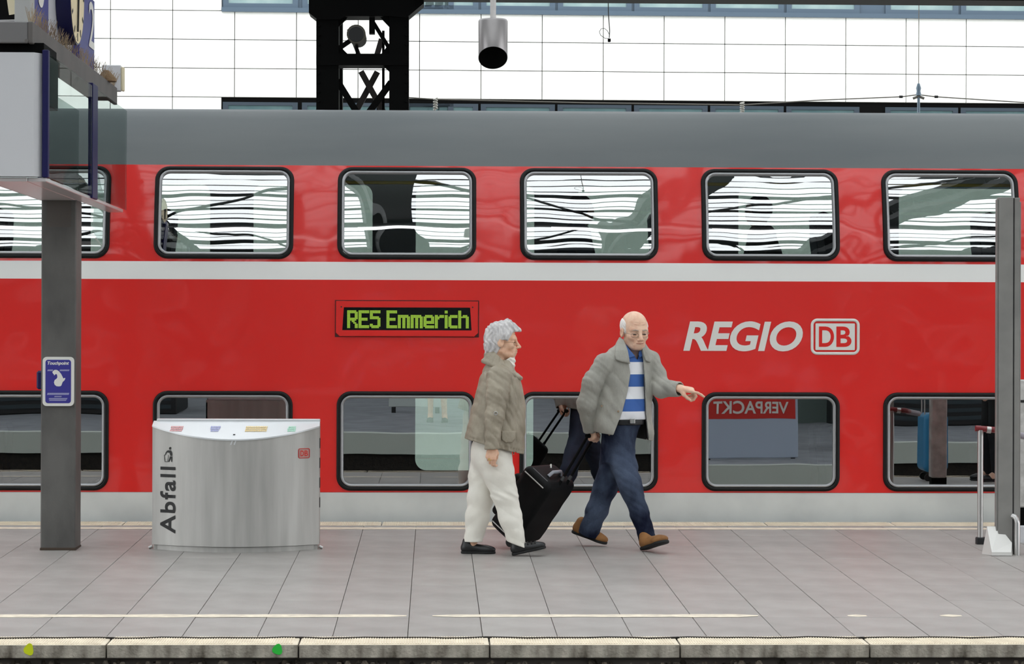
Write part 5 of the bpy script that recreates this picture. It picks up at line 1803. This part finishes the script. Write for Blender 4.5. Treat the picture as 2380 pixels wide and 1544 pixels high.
# left hand pointing to the right
hx = np.array((0.97, -0.16, -0.16)); hz = np.array((0.12, -0.30, 0.95))
Rhl = basis(hx, hz)                       # columns forward, left, up ; thumb towards -left => side -1
hl_o = Q(1579, 902, -0.16)
handl = local_part(lambda P: hand_sd(P, -1, [(6, 14, 8), (52, 62, 34), (60, 66, 36), (64, 66, 36)], [(0.040, 0.040, -0.030), (0.066, 0.044, -0.048), (0.088, 0.040, -0.060)], 1.02), hl_o, Rhl, (-0.09, -0.09, -0.12), (0.22, 0.08, 0.06), 0.003)
# right hand on the trolley handle
hxr = np.array((0.25, 0.0, -0.97)); hzr = np.array((-0.70, -0.70, -0.15))
Rhr = basis(hxr, hzr)
hr_o = Q(1371, 992, 0.03)
handr = local_part(lambda P: hand_sd(P, -1, [(58, 80, 50), (60, 82, 50), (62, 82, 50), (64, 80, 50)], [(0.045, 0.038, -0.024), (0.070, 0.034, -0.040), (0.088, 0.020, -0.050)], 0.98), hr_o, Rhr, (-0.09, -0.09, -0.12), (0.18, 0.09, 0.06), 0.003)
ARM_R = [Q(1407, 847, -0.09), Q(1379, 888, -0.10), Q(1365, 940, -0.06), Q(1371, 1003, 0.03)]
ARM_L = [Q(1510, 838, 0.05), Q(1526, 872, 0.03), Q(1537, 903, -0.03), Q(1581, 905, -0.16)]
LEG_F = [Q(1443, 1035, -0.02), Q(1451, 1085, -0.07), Q(1465, 1130, -0.11), Q(1487, 1195, -0.13), Q(1508, 1262, -0.14)]
LEG_R = [Q(1427, 1035, 0.0), Q(1421, 1085, 0.04), Q(1406, 1135, 0.08), Q(1388, 1185, 0.12), Q(1364, 1250, 0.17)]
def body_m(P):
    d = chain(P, [Q(1468, 815, 0.02), Q(1456, 880, 0.02), Q(1447, 990, 0.01)], [0.055, 0.075, 0.085], 0.05)
    for A in (ARM_R, ARM_L):
        d = smin(d, chain(P, A[:3] + [A[2] + (A[3] - A[2]) * 0.75], [0.045, 0.038, 0.028, 0.024]), 0.03)
    for A in (LEG_F, LEG_R):
        d = smin(d, chain(P, A[:4] + [A[3] + (A[4] - A[3]) * 0.85], [0.075, 0.062, 0.045, 0.036, 0.03]), 0.03)
    return d
bodym = nets(body_m, Q(1310, 1290, -0.36), Q(1620, 790, 0.36), 0.012)
man = link('person', np_mesh('person', [facem, handl, handr, bodym], M_skin_m, org_m), None, org_m)
tag(man, 'balding person in grey jacket, striped polo shirt and jeans, pointing while pulling a suitcase', 'person', 'people walking along the platform')
def hair_m(P):
    q = P / SCM
    y = np.abs(q[:, 1])
    d = ell(q, (-0.016, 0, 0.040), (0.104, 0.0835, 0.085)) + 0.0012 * np.sin(q[:, 2] * 300 + q[:, 0] * 200)
    d = smax(d, -(0.030 - q[:, 0] - 0.1 * q[:, 2]), 0.004)
    d = smax(d, q[:, 2] - (0.085 - 0.6 * np.maximum(0, q[:, 0] + 0.01)), 0.012)
    d = smax(d, -(q[:, 2] + 0.055 - 0.035 * (q[:, 0] > -0.03)), 0.008)
    earcut = smax(smax(np.abs(q[:, 0] + 0.004) - 0.024, q[:, 2] - 0.026, 0.01), 0.075 - y, 0.01)
    return smax(d, -earcut, 0.004) * SCM
hm = local_part(hair_m, head_m, Rm, (-0.18, -0.14, -0.12), (0.1, 0.14, 0.18), 0.003)
link('hair', np_mesh('hair', [hm], M_hair_m, org_m), man)
head_obj('spectacles', man, org_m, Rm, head_m, SCM, M_glass_m, lambda k: spectacles(k, 0.0009, 0.023))
for s in (-1, 1):
    head_obj('eye', man, org_m, Rm, head_m, SCM, M_eye, lambda k, s=s: k.tube([(0.0795, s * 0.032 - 0.012, 0.002), (0.083, s * 0.032, 0.0028), (0.0795, s * 0.032 + 0.012, 0.002)], [0.0018, 0.0042, 0.0018], 6))
    head_obj('eyebrow', man, org_m, Rm, head_m, SCM, M_brow, lambda k, s=s: k.tube([(0.094, s * 0.014, 0.0265), (0.0905, s * 0.032, 0.031), (0.078, s * 0.048, 0.027)], [0.003, 0.0042, 0.002], 6))
head_obj('lips', man, org_m, Rm, head_m, SCM, M_lip, lambda k: k.tube([(0.0925, -0.022, -0.0535), (0.1010, -0.008, -0.0520), (0.1015, 0.0, -0.0525), (0.1010, 0.008, -0.0520), (0.0925, 0.022, -0.0535)], [0.001, 0.0025, 0.0026, 0.0025, 0.001], 6))
# torso sections
SECM = [msec(788, 1469, 24, 0.075), msec(800, 1467, 34, 0.090), msec(814, 1463, 50, 0.110), msec(836, 1460, 66, 0.125), msec(880, 1457, 67, 0.140), msec(940, 1450, 67, 0.150),
        msec(1000, 1449, 69, 0.152), msec(1035, 1449, 70, 0.150)]
def pxz(pts): return [(Q(x, y)[0], Q(x, y)[2]) for x, y in pts]
OPEN = pxz([(1447, 780), (1455, 822), (1462, 868), (1455, 910), (1443, 955), (1430, 988), (1414, 1030), (1414, 1060), (1508, 1060), (1506, 1020), (1499, 960), (1497, 900), (1493, 838), (1489, 815), (1487, 780)])
hAm, hBm = Q(1378, 1003), Q(1520, 1026)
hnm = np.array((-(hBm[2] - hAm[2]), 0, hBm[0] - hAm[0])); hnm /= np.linalg.norm(hnm)
def front(P): return -((P[:, 0] - Q(1455, 900)[0]) * TF[0] + (P[:, 1] - YMm) * TF[1])     # negative in front
def torso(P): return loft(P, SECM, TL, TF, 2.2)
def jk_m(P):
    t = torso(P)
    body = t + folds(P, 0.0030, 46, 16, 16, 1.2)
    hd = np.abs((P - V3(hAm)) @ V3(hnm) - 0.05)
    body = body - 0.010 * np.exp(-(hd / 0.05) ** 2)
    body = smax(body, -(t + 0.022), 0.003)
    body = smax(body, -((P - V3(hAm)) @ V3(hnm)), 0.005)
    body = smax(body, P[:, 2] - Q(1, 790)[2], 0.005)
    op = smax(poly_sd(P[:, 0], P[:, 2], OPEN), front(P) - 0.02, 0.01)
    body = smax(body, -op, 0.006)
    sr = chain(P, [Q(1424, 836, -0.05)] + ARM_R, [0.055, 0.074, 0.072, 0.071, 0.047], 0.03) + folds(P, 0.0019, 40, 20, 66, 0.3)
    nR = V3(ARM_R[3] - ARM_R[2]); nR = nR / ln(nR)
    sr = smax(sr, (P - V3(ARM_R[3])) @ nR, 0.004)
    sr = smax(sr, -cone(P, ARM_R[3] - np.array(nR) * 0.03, ARM_R[3] + np.array(nR) * 0.03, 0.038, 0.040), 0.003)
    sl = chain(P, [Q(1496, 832, 0.03)] + ARM_L, [0.050, 0.068, 0.066, 0.064, 0.052], 0.03) + folds(P, 0.0022, 66, 18, 44, 2.2)
    nL = V3(ARM_L[3] - ARM_L[2]); nL = nL / ln(nL)
    sl = smax(sl, (P - V3(ARM_L[3])) @ nL, 0.004)
    sl = smax(sl, -cone(P, ARM_L[3] - np.array(nL) * 0.03, ARM_L[3] + np.array(nL) * 0.03, 0.042, 0.044), 0.003)
    inn = smax(t + 0.022, -(t + 0.05), 0.002)
    sr = smax(sr, -(t + 0.020), 0.004); sl = smax(sl, -(t + 0.020), 0.004)
    d = smin(body, sr, 0.008)
    d = smin(d, sl, 0.010)
    # turned-down collar flaps
    for pl_ in (pxz([(1440, 783), (1448, 790), (1456, 815), (1461, 846), (1452, 843), (1440, 841), (1428, 836), (1425, 826), (1428, 806)]), pxz([(1487, 798), (1493, 803), (1502, 818), (1512, 836), (1509, 844), (1498, 838), (1493, 826)])):
        c = smax(poly_sd(P[:, 0], P[:, 2], pl_), np.abs(t - 0.012) - 0.010, 0.006)
        c = smax(c, front(P) - 0.06, 0.004)
        d = smin(d, c, 0.003)
    return d
jm = nets(jk_m, Q(1318, 1040, -0.40), Q(1610, 770, 0.36), 0.0055)
jme = np_mesh('jacket', [jm], [M_jk_m, M_lining], org_m)
_cen = jm[0][jm[1]].mean(1).astype(F32)
_in = (torso(_cen) < -0.013) & (torso(_cen) > -0.035)
jme.polygons.foreach_set('material_index', _in.astype(np.int32))
jkm = link('jacket', jme, man)
for (x, y) in ((1414, 1009), (1433, 955), (1396, 943)):
    k = MB()
    p = Q(x, y, 0)
    # find the jacket surface towards the camera
    yy = np.linspace(-0.3, 0.1, 200).astype(F32)
    line = np.stack([np.full(200, p[0]), YMm + yy, np.full(200, p[2])], 1).astype(F32)
    f = jk_m(line); i = int(np.argmax(f < 0)) if (f < 0).any() else 100
    q = np.array((p[0], YMm + yy[i] - 0.002, p[2])) - np.array(org_m)
    k.tube([tuple(q), tuple(q + np.array((0, -0.005, 0)))], [0.008, 0.006], 10); k.build('button', mat('button_tan_%d' % x, rgb(150, 128, 104), 0.5), jkm)
# zip edge of the jacket
k = MB()
for pts in ([(1496.5, 876), (1498, 915), (1500, 962), (1506, 1018)],):
    L = []
    for x, y in pts:
        p = Q(x, y, -0.10); L.append(tuple(p - np.array(org_m)))
    k.tube(L, 0.0026, 6)
k.build('zip', M_dark, jkm)
# polo shirt with stripes
M_polo = bpy.data.materials.new('striped_polo'); M_polo.use_nodes = True
nt = M_polo.node_tree; p_ = nt.nodes['Principled BSDF']; p_.inputs['Roughness'].default_value = 0.8
tc = nt.nodes.new('ShaderNodeTexCoord'); sx_ = nt.nodes.new('ShaderNodeSeparateXYZ'); nt.links.new(tc.outputs['Object'], sx_.inputs[0])
STR = 28.6 / 328.4
m1 = nt.nodes.new('ShaderNodeMath'); m1.operation = 'MULTIPLY_ADD'
ztop_s = Q(1470, 841.5)[2] - org_m[2]
nt.links.new(sx_.outputs['Z'], m1.inputs[0]); m1.inputs[1].default_value = -1 / (2 * STR); m1.inputs[2].default_value = ztop_s / (2 * STR)
m2 = nt.nodes.new('ShaderNodeMath'); m2.operation = 'FRACT'; nt.links.new(m1.outputs[0], m2.inputs[0])
m3 = nt.nodes.new('ShaderNodeMath'); m3.operation = 'LESS_THAN'; nt.links.new(m2.outputs[0], m3.inputs[0]); m3.inputs[1].default_value = 0.5
mxc = nt.nodes.new('ShaderNodeMix'); mxc.data_type = 'RGBA'
nt.links.new(m3.outputs[0], mxc.inputs[0]); mxc.inputs[6].default_value = rgb(60, 100, 170); mxc.inputs[7].default_value = rgb(238, 238, 242)
nt.links.new(mxc.outputs[2], p_.inputs['Base Color'])
def shirt(P):
    d = torso(P) + 0.030 + folds(P, 0.0025, 16, 8, 30, 0.5)
    d = d - 0.018 * np.exp(-((P[:, 2] - Q(1, 950)[2]) / 0.09) ** 2) * (front(P) < 0)
    d = smax(d, Q(1, 972)[2] + 0.03 * 0 - P[:, 2], 0.006)
    d = smax(d, P[:, 2] - Q(1, 812)[2], 0.006)
    v = smax(poly_sd(P[:, 0], P[:, 2], pxz([(1452, 800), (1479, 836), (1481, 836), (1490, 800)])), front(P), 0.005)
    return smax(d, -v, 0.004)
shm = link('polo_shirt', np_mesh('polo_shirt', [nets(shirt, Q(1365, 985, -0.3), Q(1545, 795, 0.3), 0.005)], M_polo, org_m), man)
def pcol(P):
    d = None
    t = torso(P) + 0.022
    for pl_ in (pxz([(1441, 780), (1446, 786), (1452, 800), (1462, 814), (1474, 828), (1456, 833), (1449, 812)]), pxz([(1490, 796), (1488, 808), (1482, 822), (1484, 832), (1492, 828), (1492, 812)])):
        c = smax(poly_sd(P[:, 0], P[:, 2], pl_), np.abs(t) - 0.012, 0.005)
        c = smax(c, front(P), 0.004)
        d = c if d is None else np.minimum(d, c)
    return d
link('shirt_collar', np_mesh('shirt_collar', [nets(pcol, Q(1425, 845, -0.26), Q(1505, 770, 0.2), 0.0035)], mat('polo_blue', rgb(66, 104, 170), 0.8), org_m), shm)
# belt and jeans
def beltf(P):
    t = loft(P, [msec(960, 1455, 46, 0.125), msec(1000, 1450, 45, 0.125)], TL, TF, 2.2)
    return smax(np.abs(t) - 0.006, np.abs(P[:, 2] - Q(1, 978)[2]) - 0.019, 0.004)
blt = link('belt', np_mesh('belt', [nets(beltf, Q(1370, 995, -0.25), Q(1530, 960, 0.25), 0.004)], M_shoe_b, org_m), man)
k = MB(); c0 = Q(1470, 979, -0.145) - np.array(org_m); k.bbox(c0[0] - 0.018, c0[0] + 0.018, c0[1] - 0.006, c0[1] + 0.004, c0[2] - 0.018, c0[2] + 0.018, 0.003); k.build('buckle', M_stain, blt)
def jeans(P):
    hp = smax(loft(P, [msec(975, 1452, 44, 0.120), msec(1000, 1441, 43, 0.120), msec(1040, 1436, 35, 0.115), msec(1075, 1434, 34, 0.10)], TL, TF, 2.2), P[:, 2] - Q(1, 983)[2], 0.005)
    f_ = chain(P, LEG_F, [0.090, 0.088, 0.080, 0.062, 0.061], 0.03) + folds(P, 0.0024, 30, 16, 60, 0.9)
    r_ = chain(P, LEG_R, [0.088, 0.082, 0.082, 0.074, 0.072], 0.03) + folds(P, 0.0024, -30, 16, 56, 2.9)
    for (A, nm) in ((LEG_F, 'f'), (LEG_R, 'r')):
        n = V3(A[4] - A[3]); n = n / ln(n)
        e = A[4] - np.array(n) * 0.022
        cut = (P - V3(e)) @ n
        hol = -cone(P, e - np.array(n) * 0.04, e + np.array(n) * 0.03, 0.052, 0.055)
        if nm == 'f': f_ = smax(smax(f_, cut, 0.004), hol, 0.004)
        else: r_ = smax(smax(r_, cut, 0.004), hol, 0.004)
    return smin(smin(hp, f_, 0.035), r_, 0.03)
link('jeans', np_mesh('jeans', [nets(jeans, Q(1310, 1290, -0.34), Q(1560, 965, 0.36), 0.0055)], M_jeans, org_m), man)
d_ = np.array((0.82, -0.57, 0))
o = Q(1494, 1280, -0.15); o[2] = gz(o[1]) + 0.002
shoes(man, org_m, o, (0.50, -0.80, 0.26), (-0.13, 0.2, 0.97), M_shoe_t, M_sole_b, 0.285, 0.052)
fw_ = np.array((0.88, -0.36, -0.30)); fw_ /= np.linalg.norm(fw_)
toe = Q(1409, 1268, 0.14); toe[2] = gz(toe[1]) + 0.012
o = toe - fw_ * 0.275
shoes(man, org_m, o, fw_, (0.26, -0.14, 0.95), M_shoe_t, M_sole_b, 0.280, 0.050)

# ------------------------------------------------------------------ suitcase
hd_ = Vector((0.82, -0.57, 0)).normalized()
Lx = (hd_ * 0.60 + Vector((0, 0, 0.80))).normalized()
Wx = Vector((-hd_.y, hd_.x, 0))               # away from the camera
Tx = Lx.cross(Wx) * -1
if Tx.z > 0: Tx = -Tx
case_o = Vector(at(1194, 1240, 18.36))
LL, TT, WW = 0.54, 0.26, 0.38
suit = empty('trolley_suitcase', (case_o.x, case_o.y, gz(18.4)), 'black soft trolley suitcase with silver piping rolling behind the two people', 'suitcase')
so = Vector(suit.location)
def sp_(l, t, w): return case_o + Lx * l + Tx * t + Wx * w - so
Rs = np.stack([np.array(Lx), np.array(Tx), np.array(Wx)], 1)
def rbox(P, c, hlf, r):
    q = np.abs(P - V3(c)) - V3([x - r for x in hlf])
    return ln(np.maximum(q, 0)) + np.minimum(q.max(1), 0) - r
a = local_part(lambda P: rbox(P, (LL / 2, 0, 0), (LL / 2, TT / 2, WW / 2), 0.05) + 0.0015 * np.sin(P[:, 1] * 60) * np.sin(P[:, 0] * 40), np.array(case_o), Rs, (-0.05, -0.2, -0.25), (LL + 0.05, 0.2, 0.25), 0.008)
M_case = mat('black_nylon', rgb(7, 7, 9), 0.6, spec=0.18, bump=0.2, bscale=200)
sbody = link('case_body', np_mesh('case_body', [a], M_case, tuple(so)), suit)
a = local_part(lambda P: rbox(P, (LL * 0.45, -TT / 2 - 0.02, 0), (LL * 0.33, 0.035, WW * 0.40), 0.03), np.array(case_o), Rs, (-0.05, -0.25, -0.25), (LL, 0.0, 0.25), 0.008)
link('front_pocket', np_mesh('front_pocket', [a], mat('brown_black_nylon', rgb(16, 10, 10), 0.6, spec=0.15, bump=0.2, bscale=200), tuple(so)), suit)
for l in (0.045, LL - 0.045):
    k = MB(); k.tube([sp_(l, -TT / 2 + 0.03, -WW / 2 - 0.002), sp_(l, TT / 2 - 0.04, -WW / 2 - 0.002)], 0.005, 6); k.build('piping', M_stain, sbody)
k = MB(); k.tube([sp_(LL - 0.004, -TT / 2 + 0.05, -WW / 2 + 0.04), sp_(LL - 0.004, TT / 2 - 0.06, -WW / 2 + 0.04)], 0.006, 6); k.build('zip', mat('zip_grey', rgb(90, 88, 92), 0.4), sbody)
k = MB(); k.tube([sp_(LL + 0.0, 0.02, -0.08), sp_(LL + 0.035, 0.02, -0.05), sp_(LL + 0.035, 0.02, 0.05), sp_(LL + 0.0, 0.02, 0.08)], 0.013, 8); k.build('top_handle', mat('handle_grey', rgb(140, 142, 150), 0.4), suit)
grip = Vector(Q(1374, 1013, 0.05)) - so
base_r = [sp_(LL - 0.03, TT / 2 - 0.02, w) for w in (-0.045, 0.055)]
Lr = Lx
k1 = (grip - base_r[0]).length
gA, gB = grip + Wx * -0.045, grip + Wx * 0.05
for a_, c_ in zip(base_r, (gA, gB)):
    k = MB(); k.tube([a_, c_], 0.010, 8); k.build('handle_rod', M_black, suit)
    k = MB(); k.tube([a_ + (c_ - a_) * 0.12, a_ + (c_ - a_) * 0.2], 0.013, 8); k.build('rod_sleeve', M_dark, suit)
k = MB(); k.tube([gA + Wx * -0.02, gA, gB, gB + Wx * 0.02], [0.013, 0.017, 0.017, 0.013], 10); k.build('handle_grip', M_black, suit)
for w in (-0.13, 0.13):
    c = sp_(-0.005, TT / 2 - 0.05, w)
    k = MB(); k.tube([c - Wx * 0.015, c + Wx * 0.015], 0.035, 16); k.build('wheel', M_sole_b, suit)
k = MB(); k.tube([sp_(LL + 0.03, -0.06, 0.02), sp_(LL + 0.045, -0.05, 0.0), sp_(LL + 0.03, -0.03, -0.01)], 0.006, 6); k.build('luggage_tag', M_print_white, suit)

# ------------------------------------------------------------------ people and luggage outside the frame, mirrored in the lower windows
def bystander(x, y, z, yaw, h, cols, label, shorts=False):
    R = np.array([[math.cos(yaw), -math.sin(yaw), 0], [math.sin(yaw), math.cos(yaw), 0], [0, 0, 1]])
    s = h / 1.75
    o = np.array((x, y, z))
    def mk(fn, lo, hi, st): return local_part(lambda P: fn(P / s) * s, o, R, np.array(lo) * s, np.array(hi) * s, st)
    def bodyf(P):
        m = np.stack([P[:, 0], np.abs(P[:, 1]), P[:, 2]], 1)
        d = chain(P, [(0, 0, 0.95), (0.0, 0, 1.2), (0.0, 0, 1.40), (0.01, 0, 1.52)], [0.10, 0.11, 0.08, 0.05], 0.05)
        d = smin(d, ell(P, (0.02, 0, 1.62), (0.10, 0.078, 0.125)), 0.02)
        d = smin(d, chain(m, [(0, 0.17, 1.40), (0.0, 0.24, 1.10), (0.14, 0.22, 0.92), (0.20, 0.21, 0.86)], [0.045, 0.038, 0.03, 0.03], 0.02), 0.03)
        return smin(d, chain(m, [(0, 0.09, 0.92), (0.02, 0.10, 0.50), (0, 0.11, 0.09), (0.08, 0.12, 0.05)], [0.075, 0.055, 0.038, 0.04], 0.03), 0.03)
    p = link('person', np_mesh('person', [mk(bodyf, (-0.3, -0.4, 0), (0.4, 0.4, 1.8), 0.014)], cols[0], tuple(o)), None, tuple(o))
    tag(p, label, 'person', 'people outside the frame mirrored in the lower windows')
    def top(P):
        m = np.stack([P[:, 0], np.abs(P[:, 1]), P[:, 2]], 1)
        d = chain(P, [(0, 0, 0.95), (0.0, 0, 1.2), (0.0, 0, 1.38)], [0.15, 0.15, 0.12], 0.05)
        d = smin(d, chain(m, [(0, 0.15, 1.40), (0.0, 0.24, 1.12)], [0.075, 0.065], 0.02), 0.04)
        return smax(d, 0.88 - P[:, 2], 0.01)
    link('top', np_mesh('top', [mk(top, (-0.3, -0.4, 0.8), (0.3, 0.4, 1.6), 0.014)], cols[1], tuple(o)), p)
    zc = 0.45 if shorts else 0.06
    def low_(P):
        m = np.stack([P[:, 0], np.abs(P[:, 1]), P[:, 2]], 1)
        d = smin(ell(P, (0, 0, 0.93), (0.15, 0.18, 0.12)), chain(m, [(0, 0.09, 0.88), (0.02, 0.10, 0.48), (0, 0.11, 0.05)], [0.105, 0.085, 0.07], 0.03), 0.04)
        return smax(d, zc - P[:, 2], 0.01)
    link('shorts' if shorts else 'trousers', np_mesh('legwear', [mk(low_, (-0.3, -0.4, 0), (0.3, 0.4, 1.1), 0.014)], cols[2], tuple(o)), p)
    for sd in (-1, 1):
        oo = o + R @ (np.array((-0.06, sd * 0.115, 0.0)) * s)
        shoes(p, tuple(o), oo, R[:, 0], (0, 0, 1), cols[3], cols[3], 0.28 * s, 0.05)
    hr_ = mk(lambda P: smax(ell(P, (0.0, 0, 1.66), (0.108, 0.088, 0.10)), -(smax(0.05 - P[:, 0], P[:, 2] - 1.70, 0.01)), 0.01), (-0.2, -0.2, 1.5), (0.2, 0.2, 1.85), 0.012)
    link('hair', np_mesh('hair', [hr_], cols[4], tuple(o)), p)
    return p
M_pale_blue = mat('pale_blue_cotton', rgb(170, 190, 220), 0.8)
M_khaki = mat('khaki_cotton', rgb(110, 104, 84), 0.8)
M_blackcloth = mat('black_cloth', rgb(14, 14, 16), 0.8)
M_sneaker = mat('grey_canvas', rgb(96, 100, 96), 0.8)
M_hairb = mat('brown_hair', rgb(60, 44, 34), 0.6)
bystander(0.06, -0.75, ZO, math.pi / 2, 1.78, (M_skin_m, M_pale_blue, M_khaki, M_sneaker, M_hairb), 'person in khaki shorts mirrored in the lower window left of the walkers', True)
bystander(5.75, 14.5, gz(14.5), math.radians(170), 1.75, (M_skin_m, M_blackcloth, M_blackcloth, M_shoe_b, M_hairb), 'person in black clothes mirrored in the lower window at the far right')
bs = empty('blue_suitcase', (5.12, 14.45, gz(14.45)), 'bright blue upright wheeled suitcase mirrored in the lower window at the far right', 'suitcase')
a = local_part(lambda P: rbox(P, (0, 0, 0.40), (0.13, 0.20, 0.30), 0.06), np.array(bs.location), np.eye(3), (-0.25, -0.3, 0.0), (0.25, 0.3, 0.8), 0.01)
link('case_shell', np_mesh('case_shell', [a], mat('blue_shell', rgb(40, 128, 176), 0.4), tuple(bs.location)), bs)
for w in (-0.13, 0.13):
    for x in (-0.07, 0.07):
        k = MB(); k.tube([(x, w - 0.015, 0.04), (x, w + 0.015, 0.04)], 0.04, 12); k.build('wheel', M_sole_b, bs)
    k = MB(); k.tube([(-0.1, w * 0.6, 0.68), (-0.1, w * 0.6, 1.0)], 0.008, 6); k.build('handle_rod', M_stain, bs)
k = MB(); k.tube([(-0.1, -0.10, 1.0), (-0.1, 0.10, 1.0)], 0.014, 8); k.build('handle_grip', M_dark, bs)

# two seated travellers on the upper deck, seen through the panes
def passenger(px, yy, yaw, top_m, hair_m_, label):
    x = at(px, 520, yy).x
    o = np.array((x, yy, 1.36))
    R = np.array([[math.cos(yaw), -math.sin(yaw), 0], [math.sin(yaw), math.cos(yaw), 0], [0, 0, 1]])
    def bodyf(P):
        m = np.stack([P[:, 0], np.abs(P[:, 1]), P[:, 2]], 1)
        d = chain(P, [(0, 0, 0.55), (-0.03, 0, 0.80), (-0.02, 0, 0.98), (0.0, 0, 1.08)], [0.11, 0.11, 0.08, 0.05], 0.05)
        d = smin(d, ell(P, (0.02, 0, 1.17), (0.10, 0.078, 0.125)), 0.02)
        d = smin(d, chain(m, [(-0.02, 0.17, 0.98), (0.02, 0.23, 0.72), (0.22, 0.18, 0.62)], [0.045, 0.038, 0.03], 0.02), 0.03)
        return smin(d, chain(m, [(0, 0.09, 0.54), (0.42, 0.10, 0.50), (0.42, 0.10, 0.06)], [0.08, 0.06, 0.045], 0.03), 0.03)
    p = link('person', np_mesh('person', [local_part(bodyf, o, R, (-0.3, -0.4, 0), (0.6, 0.4, 1.4), 0.015)], M_skin_m, tuple(o)), None, tuple(o))
    tag(p, label, 'person', 'seated passengers on the upper deck')
    def topf(P):
        m = np.stack([P[:, 0], np.abs(P[:, 1]), P[:, 2]], 1)
        d = chain(P, [(0, 0, 0.55), (-0.03, 0, 0.80), (-0.02, 0, 0.97)], [0.15, 0.15, 0.12], 0.05)
        d = smin(d, chain(m, [(-0.02, 0.16, 0.97), (0.02, 0.23, 0.72), (0.20, 0.18, 0.63)], [0.07, 0.06, 0.05], 0.02), 0.04)
        return smax(d, 0.48 - P[:, 2], 0.01)
    link('top', np_mesh('top', [local_part(topf, o, R, (-0.3, -0.4, 0.4), (0.4, 0.4, 1.2), 0.015)], top_m, tuple(o)), p)
    hf = local_part(lambda P: smax(ell(P, (0.0, 0, 1.20), (0.11, 0.092, 0.115)), -(smax(0.06 - P[:, 0], P[:, 2] - 1.25, 0.01)), 0.01), o, R, (-0.2, -0.2, 1.0), (0.2, 0.2, 1.4), 0.012)
    link('hair', np_mesh('hair', [hf], hair_m_, tuple(o)), p)
passenger(1347, 21.0, 0.15, mat('navy_cloth', rgb(24, 30, 60), 0.8), mat('dark_hair', rgb(22, 18, 18), 0.6), 'dark-haired passenger in navy sitting behind the upper window above the walkers')
passenger(1765, 21.0, math.pi - 0.2, M_blackcloth, bpy.data.materials['dark_hair'], 'dark-haired passenger in black sitting behind the upper window above the white lettering')
